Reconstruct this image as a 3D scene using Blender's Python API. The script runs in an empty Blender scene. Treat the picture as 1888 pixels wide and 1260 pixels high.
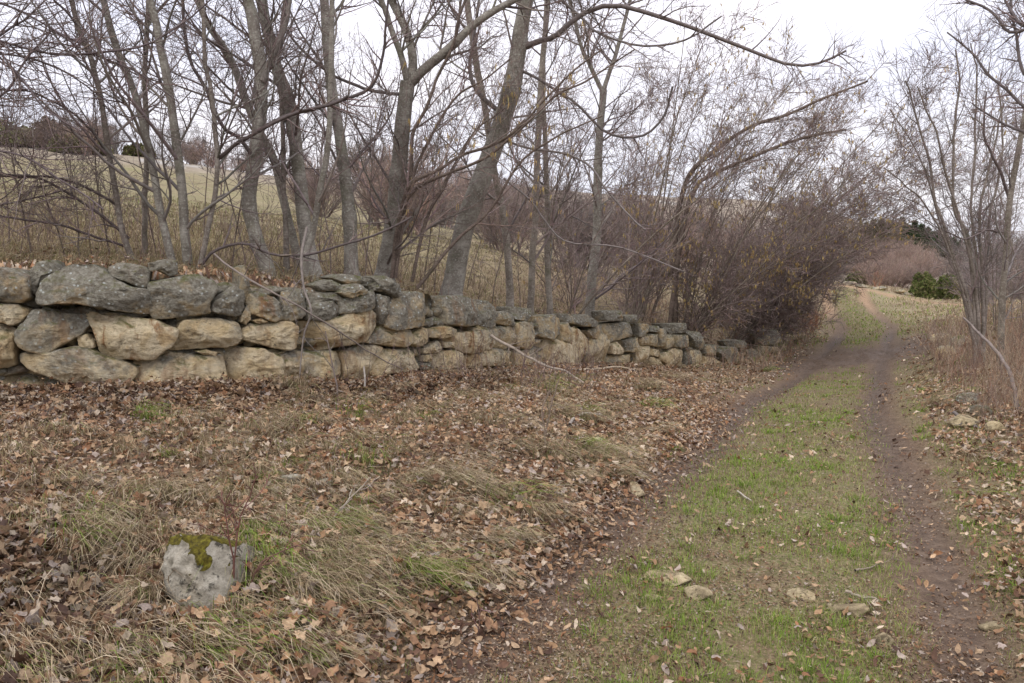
import bpy, math, random
import numpy as np
from mathutils import Vector

# ------------------------------------------------------------------ camera, sky, sun
scene = bpy.context.scene
FPX = 1468.0                       # focal length in photo pixels (28 mm on 36 mm, 1888 px wide)
EYE = 1.55
PITCH = math.atan(140.0 / FPX)
cam_d = bpy.data.cameras.new('camera'); cam_d.lens = 28.0; cam_d.sensor_width = 36.0
cam_d.clip_start = 0.05; cam_d.clip_end = 3000
cam = bpy.data.objects.new('camera', cam_d); scene.collection.objects.link(cam)
cam.location = (0, 0, EYE); cam.rotation_euler = (math.pi / 2 - PITCH, 0, 0)
scene.camera = cam

SUN_EL, SUN_AZ = math.radians(48), math.radians(-150)     # azimuth from +Y towards +X
w = bpy.data.worlds.new('World'); scene.world = w; w.use_nodes = True
nt = w.node_tree; nt.nodes.clear()
N = nt.nodes.new; L = nt.links.new
sky = N('ShaderNodeTexSky'); sky.sky_type = 'NISHITA'; sky.sun_disc = False
sky.sun_elevation = SUN_EL; sky.sun_rotation = SUN_AZ
skb = N('ShaderNodeVectorMath'); skb.operation = 'SCALE'; skb.inputs['Scale'].default_value = 0.10
L(sky.outputs[0], skb.inputs[0])
tc = N('ShaderNodeTexCoord')
mp = N('ShaderNodeMapping'); mp.inputs['Scale'].default_value = (1.0, 1.0, 3.2); L(tc.outputs['Generated'], mp.inputs['Vector'])
cn = N('ShaderNodeTexNoise'); cn.inputs['Scale'].default_value = 2.1; cn.inputs['Detail'].default_value = 5; cn.inputs['Roughness'].default_value = 0.5
L(mp.outputs[0], cn.inputs['Vector'])
cr = N('ShaderNodeValToRGB'); L(cn.outputs['Fac'], cr.inputs['Fac'])
cr.color_ramp.elements[0].position = 0.34; cr.color_ramp.elements[0].color = (0.50, 0.505, 0.585, 1)
cr.color_ramp.elements[1].position = 0.62; cr.color_ramp.elements[1].color = (0.62, 0.595, 0.625, 1)
cm = N('ShaderNodeMix'); cm.data_type = 'RGBA'; cm.inputs['Factor'].default_value = 0.9
# overcast sky: three times brighter overhead than at the horizon
sx = N('ShaderNodeSeparateXYZ'); L(tc.outputs['Generated'], sx.inputs[0])
el = N('ShaderNodeMath'); el.operation = 'MULTIPLY_ADD'; el.inputs[1].default_value = 2.0; el.inputs[2].default_value = 1.0; el.use_clamp = False; L(sx.outputs[2], el.inputs[0])
em = N('ShaderNodeMath'); em.operation = 'MAXIMUM'; em.inputs[1].default_value = 1.0; L(el.outputs[0], em.inputs[0])
ev = N('ShaderNodeVectorMath'); ev.operation = 'SCALE'; L(cr.outputs[0], ev.inputs[0]); L(em.outputs[0], ev.inputs['Scale'])
L(skb.outputs[0], cm.inputs['A']); L(ev.outputs[0], cm.inputs['B'])
bg = N('ShaderNodeBackground'); bg.inputs['Strength'].default_value = 1.0; L(cm.outputs['Result'], bg.inputs['Color'])
wo = N('ShaderNodeOutputWorld'); L(bg.outputs[0], wo.inputs['Surface'])

sd = bpy.data.lights.new('sun', 'SUN'); sd.energy = 0.9; sd.angle = math.radians(18); sd.color = (1.0, 0.96, 0.9)
so = bpy.data.objects.new('sun', sd); scene.collection.objects.link(so)
dv = Vector((math.sin(SUN_AZ) * math.cos(SUN_EL), math.cos(SUN_AZ) * math.cos(SUN_EL), math.sin(SUN_EL)))
so.rotation_euler = (-dv).to_track_quat('-Z', 'Y').to_euler()
scene.view_settings.view_transform = 'Standard'; scene.view_settings.look = 'None'
scene.view_settings.exposure = 0.6; scene.view_settings.gamma = 1.0

rng = np.random.default_rng(7)

# ------------------------------------------------------------------ helpers
def ray(px, py):
    a = (px - 944.0) / FPX; b = (630.0 - py) / FPX
    cp, sp = math.cos(PITCH), math.sin(PITCH)
    return np.array([a, cp + b * sp, -sp + b * cp])

def P(px, py, d):
    r = ray(px, py); r = r * (d / r[1])
    return np.array([r[0], r[1], r[2] + EYE])

def tag(o, label=None, cat=None, group=None, kind=None):
    if label: o['label'] = label
    if cat: o['category'] = cat
    if group: o['group'] = group
    if kind: o['kind'] = kind
    return o

def empty(name, loc, label, cat, group=None):
    o = bpy.data.objects.new(name, None); scene.collection.objects.link(o)
    o.location = [float(v) for v in loc]; o.empty_display_size = 0.2
    return tag(o, label, cat, group)

def link_mesh(name, V, faces, mat, parent=None, cols=None, smooth=True, origin=None):
    """faces: list of int arrays (n,k)"""
    me = bpy.data.meshes.new(name)
    V = np.asarray(V, dtype=np.float64)
    off = np.zeros(3) if origin is None else np.asarray(origin, dtype=np.float64)
    if parent is not None and origin is None:
        off = np.array(parent_world(parent))
    Vl = V - off
    me.vertices.add(len(Vl)); me.vertices.foreach_set('co', Vl.astype(np.float32).ravel())
    faces = [np.asarray(f, dtype=np.int32) for f in faces if len(f)]
    idx = np.concatenate([f.ravel() for f in faces])
    tot = np.concatenate([np.full(len(f), f.shape[1], dtype=np.int32) for f in faces])
    st = np.concatenate([[0], np.cumsum(tot)[:-1]]).astype(np.int32)
    me.loops.add(len(idx)); me.loops.foreach_set('vertex_index', idx)
    me.polygons.add(len(tot)); me.polygons.foreach_set('loop_start', st)
    me.update(calc_edges=True)
    if smooth: me.polygons.foreach_set('use_smooth', np.ones(len(tot), dtype=bool))
    if cols is not None:
        for k, c in cols.items():
            c = np.asarray(c, dtype=np.float32)
            at = me.attributes.new(k, 'FLOAT_COLOR', 'POINT')
            if c.shape[1] == 3: c = np.concatenate([c, np.ones((len(c), 1), np.float32)], 1)
            at.data.foreach_set('color', c.ravel())
    me.materials.append(mat)
    o = bpy.data.objects.new(name, me); scene.collection.objects.link(o)
    if parent is not None:
        o.parent = parent
        if origin is not None: pass
    else:
        o.location = off
    return o

def parent_world(p):
    v = Vector((0, 0, 0))
    while p is not None:
        v = v + p.location; p = p.parent
    return v

def _h(ix, iy, iz, seed):
    n = (ix * 374761393 + iy * 668265263 + iz * 2147483647 + seed * 1274126177) & 0xFFFFFFFF
    n = ((n ^ (n >> 13)) * 1274126177) & 0xFFFFFFFF
    n = (n ^ (n >> 16)) & 0xFFFFFFFF
    n = (n * 2246822519) & 0xFFFFFFFF
    n = n ^ (n >> 15)
    return (n & 0xFFFFFF) / float(0xFFFFFF)

def vnoise(x, y, z=None, seed=0):
    x = np.asarray(x, float); y = np.asarray(y, float)
    z = np.zeros_like(x) if z is None else np.asarray(z, float)
    ix, iy, iz = np.floor(x).astype(np.int64), np.floor(y).astype(np.int64), np.floor(z).astype(np.int64)
    fx, fy, fz = x - ix, y - iy, z - iz
    fx, fy, fz = [f * f * (3 - 2 * f) for f in (fx, fy, fz)]
    r = 0
    for dx in (0, 1):
        for dy in (0, 1):
            for dz in (0, 1):
                wgt = (fx if dx else 1 - fx) * (fy if dy else 1 - fy) * (fz if dz else 1 - fz)
                r = r + wgt * _h(ix + dx, iy + dy, iz + dz, seed)
    return r

def fbm(x, y, z=None, seed=0, oct=4, gain=0.5):
    s = 0; a = 1; t = 0; f = 1
    for k in range(oct):
        s = s + a * (vnoise(np.asarray(x) * f, np.asarray(y) * f, None if z is None else np.asarray(z) * f, seed + k * 17) - 0.5)
        t += a; a *= gain; f *= 2.03
    return s / t * 2      # about -1..1

def smooth_line(pts, n):
    pts = np.asarray(pts, float)
    k = len(pts)
    p = np.vstack([2 * pts[0] - pts[1], pts, 2 * pts[-1] - pts[-2]])
    t = np.linspace(0, k - 1 - 1e-9, n); i = np.floor(t).astype(int); f = (t - i)[:, None]
    a, b, c, d = p[i], p[i + 1], p[i + 2], p[i + 3]
    return 0.5 * (2 * b + (c - a) * f + (2 * a - 5 * b + 4 * c - d) * f ** 2 + (3 * b - a - 3 * c + d) * f ** 3)

def poly_dist(X, Y, line):
    """distance, signed side (+ = left of the direction), arc length"""
    best = np.full(X.shape, 1e9); side = np.zeros_like(best); arc = np.zeros_like(best); s0 = 0
    for k in range(len(line) - 1):
        a, b = line[k][:2], line[k + 1][:2]; e = b - a; l = math.hypot(*e)
        t = np.clip(((X - a[0]) * e[0] + (Y - a[1]) * e[1]) / (l * l), 0, 1)
        dx, dy = X - (a[0] + t * e[0]), Y - (a[1] + t * e[1])
        dd = np.hypot(dx, dy); m = dd < best
        best = np.where(m, dd, best); side = np.where(m, np.sign(e[0] * dy - e[1] * dx), side)
        arc = np.where(m, s0 + t * l, arc); s0 += l
    return best, side, arc

sstep = lambda x, a, b: (lambda t: t * t * (3 - 2 * t))(np.clip((x - a) / (b - a), 0, 1))

# ------------------------------------------------------------------ lines of the place
WALL = smooth_line([(-13, 4.6), (-8.5, 6.3), (-4.9, 7.2), (-3.3, 7.7), (-1.95, 8.7), (-1.1, 9.9), (0.45, 12.8), (2.0, 15.6), (4.3, 18.7), (6.6, 21.5), (8.3, 24.0)], 90)
TRACK = smooth_line([(-2.2, -5), (-0.6, 0), (0.35, 2.0), (1.05, 3.5), (1.65, 4.85), (2.5, 6.8), (3.7, 9.8), (5.25, 13.1), (8.8, 20.5), (11.6, 26), (12.4, 28), (13.3, 31), (14.1, 33.5), (15.0, 36), (15.9, 38.3), (18, 44), (21, 52)], 120)

# ------------------------------------------------------------------ terrain
class TPS:
    def __init__(s, pts):
        pts = np.array(pts, float)
        s.c = s.uv(pts[:, 0], pts[:, 1]); g = pts[:, 2] / (np.hypot(pts[:, 0], pts[:, 1]) + 4)
        n = len(pts); K = s.k(s.c[:, None, :] - s.c[None, :, :]) + np.eye(n) * 2e-4
        Q = np.hstack([np.ones((n, 1)), s.c]); A = np.block([[K, Q], [Q.T, np.zeros((3, 3))]])
        s.w = np.linalg.solve(A, np.concatenate([g, np.zeros(3)]))
    def uv(s, X, Y):
        r = np.hypot(X, Y); return np.stack([np.arctan2(X, Y), 0.55 * np.log(r + 1.0)], -1)
    def k(s, d):
        r2 = (d ** 2).sum(-1) + 1e-9; return r2 * np.log(r2) * 0.5
    def __call__(s, X, Y):
        c = s.uv(X, Y); g = s.w[-3] + c[..., 0] * s.w[-2] + c[..., 1] * s.w[-1]
        for i in range(len(s.c)): g = g + s.w[i] * s.k(c - s.c[i])
        return g * (np.hypot(X, Y) + 4)

def pp(l): return [tuple(P(*q)) for q in l]
near_ring = [(0, 0, 0), (0, -4, 0), (4, -3, .05), (-4, -2, .25), (-5, 1, .4), (5, 1, .1), (0.9, 2.9, 0), (-1.2, 2.6, .13), (-8, 4, .5), (9, 3, .1), (-30, -12, 1), (28, -12, -1), (0, -35, -1), (-14, 2, .5)]
shared_far = pp([(1555, 536, 36), (1550, 525, 38.5), (1550, 522, 45), (1580, 519, 60), (1680, 552, 36), (1760, 563, 34), (1700, 534, 48), (1690, 582, 29), (1640, 500, 75), (1600, 458, 120),
                 (1700, 472, 120), (1800, 492, 130), (1888, 512, 100), (1888, 560, 26), (2100, 560, 30), (2200, 520, 90), (1500, 450, 125)]) \
    + [(60, 260, 14), (150, 240, -4), (0, 400, 26), (-150, 330, 30), (260, 120, -25), (80, 20, -4), (25, 8, 0)]
front = TPS(near_ring + shared_far + [(-4.9, 7.2, .44), (-3.3, 7.7, .43), (-1.95, 8.7, .31), (-1.1, 9.9, .2), (.45, 12.8, -.06), (2, 15.6, -.38), (4.3, 18.7, -.8), (6.6, 21.5, -.95), (8.3, 24, -.85),
                              (1.65, 4.85, 0), (2.5, 6.8, -.1), (3.7, 9.8, -.27), (5.25, 13.1, -.5), (8.8, 20.5, -.74)]
            + pp([(1610, 612, 25.5), (1600, 600, 27.5), (1580, 578, 30.5), (1565, 556, 33.3), (1888, 950, 4.8), (1800, 800, 7.2), (1720, 690, 13.5), (1888, 700, 9.5), (1888, 640, 13.5), (1720, 600, 25), (2100, 700, 10)])
            + [(-0.4, 5.5, .22), (-2.0, 5.2, .3), (0.8, 8.5, .08), (2.2, 11.2, -.12), (-9, 6, .5)])
back = TPS(shared_far + pp([(-200, 487, 7.6), (0, 487, 8.2), (300, 488, 8.8), (560, 512, 9.8), (700, 530, 11.2), (860, 556, 13.6), (1000, 585, 15.5), (1130, 610, 18), (1300, 632, 20.6), (1400, 645, 23.5),
                            (-300, 420, 13), (0, 420, 13), (0, 330, 28), (0, 268, 60), (200, 430, 13), (200, 350, 28), (200, 288, 66), (400, 440, 14), (400, 375, 30), (400, 318, 75), (640, 460, 16), (640, 410, 30),
                            (640, 345, 80), (1000, 520, 21), (1000, 455, 40), (1000, 385, 100), (1300, 570, 27), (1300, 500, 50), (1300, 436, 115), (1450, 575, 33), (1500, 520, 52), (-500, 330, 30), (-300, 262, 60)])
           + [(-60, 100, 12), (-60, 160, 12), (0, 160, 17), (-100, 40, 9), (60, 170, 14), (-14, 6, 1.7), (-30, 0, 3), (0, -20, 0), (20, -10, 0)])

RUTW = 0.74
def zones(X, Y):
    d, s, a = poly_dist(X, Y, TRACK); u = -d * s             # + = right of the track
    wob = 0.10 * fbm(X * .9, Y * .9, seed=5)
    hw = RUTW + 0.16 * sstep(6 - Y, 0, 3.5)
    rut = np.exp(-((np.abs(u + wob) - hw) / (0.16 + .08 * (fbm(X * .5, Y * .5, seed=9) + .5) + .08*sstep(6-Y,0,3) * (u < 0))) ** 2)
    mud = np.exp(-((Y + 1.2 * fbm(X * .8, Y * .8, seed=48) - 19.6) / 3.1) ** 2) * sstep(2.3 - np.abs(u), 0, .8)
    rut = np.clip(rut * (0.75 + .25*sstep(Y, 5, 12)), 0, 1)
    return u, rut, mud

def H(X, Y, detail=True):
    X = np.asarray(X, float); Y = np.asarray(Y, float)
    d, s, a = poly_dist(X, Y, WALL); sd_ = d * s              # + = behind the wall
    wgt = sstep(sd_, 0.16, 0.46)
    f = front(X, Y); b = back(X, Y)
    r = np.hypot(X, Y)
    far = sstep(r, 40, 60)
    z = f * (1 - wgt) + b * wgt
    if detail:
        u, rut, mud = zones(X, Y)
        fade = np.exp(-(sd_ / .5) ** 2) * .6
        bank = sstep(-u, 1.1, 2.2) + sstep(u, 1.2, 2.2)
        z = z + fbm(X * .55, Y * .55, seed=1) * .10 * bank * (1 - fade) + fbm(X * 2.3, Y * 2.3, seed=2) * (.018 + .05 * bank * (1-fade))
        z = z + fbm(X * 9, Y * 9, seed=3, oct=3) * .012
        z = z - rut * .055 * sstep(50 - r, 0, 5) - mud * .03 + mud * (fbm(X * 2, Y * 2, seed=44) * .10 + fbm(X * 7, Y * 7, seed=45) * .05) + rut * fbm(X * 5, Y * 5, seed=46) * .02
        z = z + sstep(r, 25, 90) * fbm(X * .06, Y * .06, seed=12) * 1.0
    return z

def ground(px, py_hint, d):
    x = (px - 944.0) / FPX * d * 1.0
    p = P(px, py_hint, d)
    return np.array([p[0], p[1], float(H(np.array([p[0]]), np.array([p[1]]))[0])])

# ------------------------------------------------------------------ materials
def new_mat(name, rough=0.9, spec=0.2):
    m = bpy.data.materials.new(name); m.use_nodes = True; t = m.node_tree
    b = t.nodes['Principled BSDF']; b.inputs['Roughness'].default_value = rough
    b.inputs['Specular IOR Level'].default_value = spec
    return m, t, b
def noise(t, vec, scale, detail=4, rough=.55, dist=0):
    n = t.nodes.new('ShaderNodeTexNoise'); n.inputs['Scale'].default_value = scale; n.inputs['Detail'].default_value = detail
    n.inputs['Roughness'].default_value = rough; n.inputs['Distortion'].default_value = dist
    if vec is not None: t.links.new(vec, n.inputs['Vector'])
    return n.outputs['Fac']
def ramp(t, fac, stops):
    r = t.nodes.new('ShaderNodeValToRGB'); t.links.new(fac, r.inputs['Fac'])
    while len(r.color_ramp.elements) < len(stops): r.color_ramp.elements.new(.5)
    for e, (p, c) in zip(r.color_ramp.elements, stops):
        e.position = p; e.color = (c, c, c, 1) if not hasattr(c, '__len__') else (*c, 1)
    return r.outputs[0]
def mix(t, fac, a, b, mode='MIX'):
    m = t.nodes.new('ShaderNodeMix'); m.data_type = 'RGBA'; m.blend_type = mode
    for k, v in (('Factor', fac), ('A', a), ('B', b)):
        if isinstance(v, bpy.types.NodeSocket): t.links.new(v, m.inputs[k])
        elif k == 'Factor': m.inputs[k].default_value = v
        else: m.inputs[k].default_value = (*v, 1)
    return m.outputs['Result']
def mth(t, op, a, b=0.0):
    m = t.nodes.new('ShaderNodeMath'); m.operation = op
    for i, v in enumerate((a, b)):
        if isinstance(v, bpy.types.NodeSocket): t.links.new(v, m.inputs[i])
        else: m.inputs[i].default_value = v
    return m.outputs[0]
def geo(t): return t.nodes.new('ShaderNodeNewGeometry')
def mapping(t, vec, scale=(1, 1, 1), rot=(0, 0, 0)):
    m = t.nodes.new('ShaderNodeMapping'); m.inputs['Scale'].default_value = scale; m.inputs['Rotation'].default_value = rot
    t.links.new(vec, m.inputs['Vector']); return m.outputs[0]
def attr(t, name):
    a = t.nodes.new('ShaderNodeAttribute'); a.attribute_name = name; return a
def sep(t, c):
    s = t.nodes.new('ShaderNodeSeparateColor'); t.links.new(c, s.inputs[0]); return s.outputs
def bump(t, b, h, strength=.5, dist=.02):
    n = t.nodes.new('ShaderNodeBump'); n.inputs['Strength'].default_value = strength; n.inputs['Distance'].default_value = dist
    t.links.new(h, n.inputs['Height']); t.links.new(n.outputs[0], b.inputs['Normal'])

def mat_ground():
    m, t, b = new_mat('earth'); g = geo(t); pos = g.outputs['Position']
    z = sep(t, attr(t, 'zone').outputs['Color'])       # r mud, g green grass, b straw
    n1 = noise(t, pos, 14, 6, .7); n2 = noise(t, pos, 1.1, 4); n3 = noise(t, pos, 60, 3, .7)
    soil = ramp(t, n1, [(.25, (.045, .028, .019)), (.5, (.12, .08, .052)), (.75, (.25, .185, .125))])
    leafy = ramp(t, n3, [(.3, (.05, .028, .017)), (.5, (.14, .085, .05)), (.7, (.30, .21, .135))])
    base = mix(t, .6, soil, leafy)
    straw = mix(t, ramp(t, noise(t, mapping(t, pos, (.35, .9, .9)), 1., 6, .7), [(.4, 0.), (.62, .75)]), ramp(t, n1, [(.25, (.13, .105, .06)), (.7, (.34, .285, .165))]), (.19, .145, .095))
    green = mix(t, ramp(t, n3, [(.46, 0.), (.62, .8)]), ramp(t, n1, [(.25, (.05, .065, .018)), (.75, (.16, .18, .055))]), (.27, .205, .135))
    mudc = ramp(t, n1, [(.25, (.04, .027, .019)), (.5, (.085, .058, .04)), (.75, (.17, .125, .09))])
    c = mix(t, mth(t, 'MULTIPLY', z[2], ramp(t, n2, [(.3, .55), (.55, 1.)])), base, straw)
    c = mix(t, mth(t, 'MULTIPLY', z[1], ramp(t, noise(t, pos, 2.6, 6, .7), [(.36, .15), (.58, .95)])), c, green)
    c = mix(t, z[0], c, mudc)
    z2 = sep(t, attr(t, 'zone2').outputs['Color'])     # r orange earth, g hill scrub, b far rocks
    c = mix(t, z2[0], c, ramp(t, n1, [(.3, (.20, .115, .06)), (.75, (.42, .30, .19))]))
    c = mix(t, z2[1], c, ramp(t, noise(t, pos, .8, 6, .7), [(.3, (.12, .10, .075)), (.5, (.22, .18, .135)), (.7, (.32, .28, .22))]))
    c = mix(t, z2[2], c, ramp(t, n1, [(.3, (.2, .19, .17)), (.75, (.48, .46, .42))]))
    t.links.new(c, b.inputs['Base Color'])
    t.links.new(mth(t, 'SUBTRACT', .95, mth(t, 'MULTIPLY', z[0], .25)), b.inputs['Roughness'])
    bump(t, b, mth(t, 'ADD', n1, mth(t, 'MULTIPLY', n3, .4)), .8, .03)
    return m

def mat_stone():
    m, t, b = new_mat('stone', .92, .15); g = geo(t); pos = g.outputs['Position']
    v = sep(t, attr(t, 'tone').outputs['Color'])        # r grey, g rust, b random
    off = t.nodes.new('ShaderNodeVectorMath'); off.operation = 'ADD'
    cmb = t.nodes.new('ShaderNodeCombineXYZ'); t.links.new(mth(t, 'MULTIPLY', v[2], 37.), cmb.inputs[0]); t.links.new(mth(t, 'MULTIPLY', v[2], 19.), cmb.inputs[2])
    t.links.new(pos, off.inputs[0]); t.links.new(cmb.outputs[0], off.inputs[1]); p = off.outputs[0]
    nb = noise(t, p, 3.2, 6, .6, .4); nf = noise(t, p, 26, 7, .72); nff = noise(t, p, 95, 4, .7)
    strat = noise(t, mapping(t, p, (11, 11, 26), (.22, .3, 0)), 1.0, 7, .7, .8)
    cream = ramp(t, nb, [(.25, (.34, .22, .105)), (.42, (.52, .41, .24)), (.55, (.62, .53, .36)), (.66, (.48, .33, .16)), (.8, (.33, .19, .08))])
    grey = ramp(t, nf, [(.25, (.075, .066, .050)), (.45, (.18, .165, .128)), (.62, (.30, .282, .228)), (.8, (.47, .46, .40))])
    sn = t.nodes.new('ShaderNodeSeparateXYZ'); t.links.new(g.outputs['Normal'], sn.inputs[0])
    gf = mth(t, 'ADD', mth(t, 'ADD', v[0], mth(t, 'MULTIPLY', sn.outputs[2], .30)), mth(t, 'MULTIPLY', mth(t, 'SUBTRACT', nb, .5), 2.4))
    c = mix(t, ramp(t, gf, [(.34, 0.), (.78, 1.)]), cream, grey)
    rn = noise(t, mapping(t, p, (9, 9, 1.6)), 1.0, 4, .6, .5)
    rust = mth(t, 'MULTIPLY', ramp(t, rn, [(.5, 0.), (.66, 1.)]), v[1])
    c = mix(t, rust, c, (.24, .115, .045))
    c = mix(t, ramp(t, nf, [(.3, .4), (.5, 0.)]), c, (.19, .15, .095))
    c = mix(t, ramp(t, strat, [(.33, .5), (.42, 0.)]), c, (.13, .10, .07))
    # black lichen speckle, pale lichen rosettes, moss on ledges
    dl = mth(t, 'MULTIPLY', ramp(t, noise(t, p, 18, 8, .8), [(.55, 0.), (.64, 1.)]), ramp(t, noise(t, p, 4.0, 3), [(.45, 0.), (.62, .85)]))
    c = mix(t, dl, c, (.045, .043, .038))
    vo = t.nodes.new('ShaderNodeTexVoronoi'); vo.inputs['Scale'].default_value = 15; vo.inputs['Randomness'].default_value = 1.; t.links.new(mix(t, .12, p, t.nodes[-1].outputs[0] if False else p), vo.inputs['Vector'])
    wv = mth(t, 'ADD', vo.outputs['Distance'], mth(t, 'MULTIPLY', nff, .35))
    pl = mth(t, 'MULTIPLY', ramp(t, wv, [(.30, 1.), (.38, 0.)]), ramp(t, mth(t, 'ADD', v[0], mth(t, 'MULTIPLY', nb, .8)), [(.7, 0.), (1.05, .8)]))
    c = mix(t, pl, c, (.50, .53, .49))
    ms = mth(t, 'MULTIPLY', ramp(t, sn.outputs[2], [(.35, 0.), (.75, 1.)]), ramp(t, noise(t, p, 7, 5, .7), [(.47, 0.), (.6, .85)]))
    c = mix(t, ms, c, ramp(t, nff, [(.3, (.035, .04, .01)), (.7, (.13, .13, .03))]))
    t.links.new(c, b.inputs['Base Color'])
    hh = mth(t, 'ADD', mth(t, 'MULTIPLY', strat, .9), mth(t, 'ADD', nf, mth(t, 'MULTIPLY', nff, .35)))
    bump(t, b, hh, 1.0, .035)
    return m

def mat_bark():
    m, t, b = new_mat('bark', .88, .2); g = geo(t); pos = g.outputs['Position']
    n1 = noise(t, pos, 5, 5, .65); n2 = noise(t, mapping(t, pos, (10, 10, 42)), 1, 5, .65); n3 = noise(t, pos, 40, 5, .7)
    c = ramp(t, n1, [(.25, (.11, .095, .076)), (.5, (.21, .19, .158)), (.72, (.34, .32, .275))])
    c = mix(t, ramp(t, n2, [(.5, 0.), (.68, .6)]), c, (.075, .06, .05))
    c = mix(t, ramp(t, n3, [(.53, 0.), (.64, .7)]), c, (.37, .37, .31))
    c = mix(t, ramp(t, noise(t, pos, 2.2, 5, .7), [(.55, 0.), (.68, .55)]), c, (.12, .125, .075))
    a = attr(t, 'col'); c = mix(t, 1.0, c, a.outputs['Color'], 'MULTIPLY')
    t.links.new(c, b.inputs['Base Color']); bump(t, b, mth(t, 'ADD', n2, mth(t, 'MULTIPLY', n3, .7)), .8, .012)
    return m
def mat_attr(name, rough=.85, spec=.2, var=.35, scale=30, transl=0.0):
    m, t, b = new_mat(name, rough, spec); g = geo(t)
    n = noise(t, g.outputs['Position'], scale, 4, .6)
    c = mix(t, 1.0, attr(t, 'col').outputs['Color'], ramp(t, n, [(.25, 1 - var), (.75, 1 + var * .6)]), 'MULTIPLY')
    t.links.new(c, b.inputs['Base Color'])
    if transl > 0:
        tr = t.nodes.new('ShaderNodeBsdfTranslucent'); t.links.new(c, tr.inputs['Color'])
        ms = t.nodes.new('ShaderNodeMixShader'); ms.inputs[0].default_value = transl
        out = t.nodes['Material Output']; t.links.new(b.outputs[0], ms.inputs[1]); t.links.new(tr.outputs[0], ms.inputs[2]); t.links.new(ms.outputs[0], out.inputs['Surface'])
    return m

M_GROUND, M_STONE, M_BARK = mat_ground(), mat_stone(), mat_bark()
M_TWIG = mat_attr('twig_bark', .8, .25, .4, 18)
M_LEAF = mat_attr('dead_leaf', .75, .3, .45, 70, .2)
M_GRASS = mat_attr('grass_blade', .8, .2, .25, 25, .25)
M_CATKIN = mat_attr('catkin', .9, .1, .3, 60)
M_NEEDLE = mat_attr('evergreen_foliage', .8, .2, .3, 6, .4)

def mat_boulder(moss_on=True):
    m, t, b = new_mat('boulder_stone' if moss_on else 'bedrock', .92, .15); g = geo(t); pos = g.outputs['Position']
    nf = noise(t, pos, 30, 8, .75); nb = noise(t, pos, 6, 5, .6)
    c = ramp(t, nf, [(.25, (.12, .105, .08)), (.5, (.29, .265, .21)), (.75, (.47, .44, .37))])
    c = mix(t, ramp(t, nb, [(.5, 0.), (.7, .4)]), c, (.33, .27, .18))
    c = mix(t, ramp(t, noise(t, pos, 17, 8, .78), [(.545, 0.), (.60, .92)]), c, (.05, .045, .035))
    sn = t.nodes.new('ShaderNodeSeparateXYZ'); t.links.new(g.outputs['Normal'], sn.inputs[0])
    f = sep(t, attr(t, 'tone').outputs['Color'])[0]
    moss = ramp(t, mth(t, 'ADD', f, mth(t, 'MULTIPLY', noise(t, pos, 45, 4, .7), .3)), [(.62, 0.), (.70, 1. if moss_on else 0.)])
    c = mix(t, moss, c, ramp(t, noise(t, pos, 60, 3), [(.3, (.035, .028, .008)), (.6, (.12, .10, .015)), (.8, (.22, .22, .03))]))
    if not moss_on: c = mix(t, 1.0, c, (1.25, 1.12, .85), 'MULTIPLY'); c = mix(t, ramp(t, noise(t, pos, 5, 6, .7), [(.45, 0.), (.62, .8)]), c, (.13, .10, .06))
    t.links.new(c, b.inputs['Base Color']); bump(t, b, mth(t, 'ADD', nf, mth(t, 'MULTIPLY', moss, .6)), .9, .02)
    return m
M_BOULDER = mat_boulder(); M_BEDROCK = mat_boulder(False)

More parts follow.
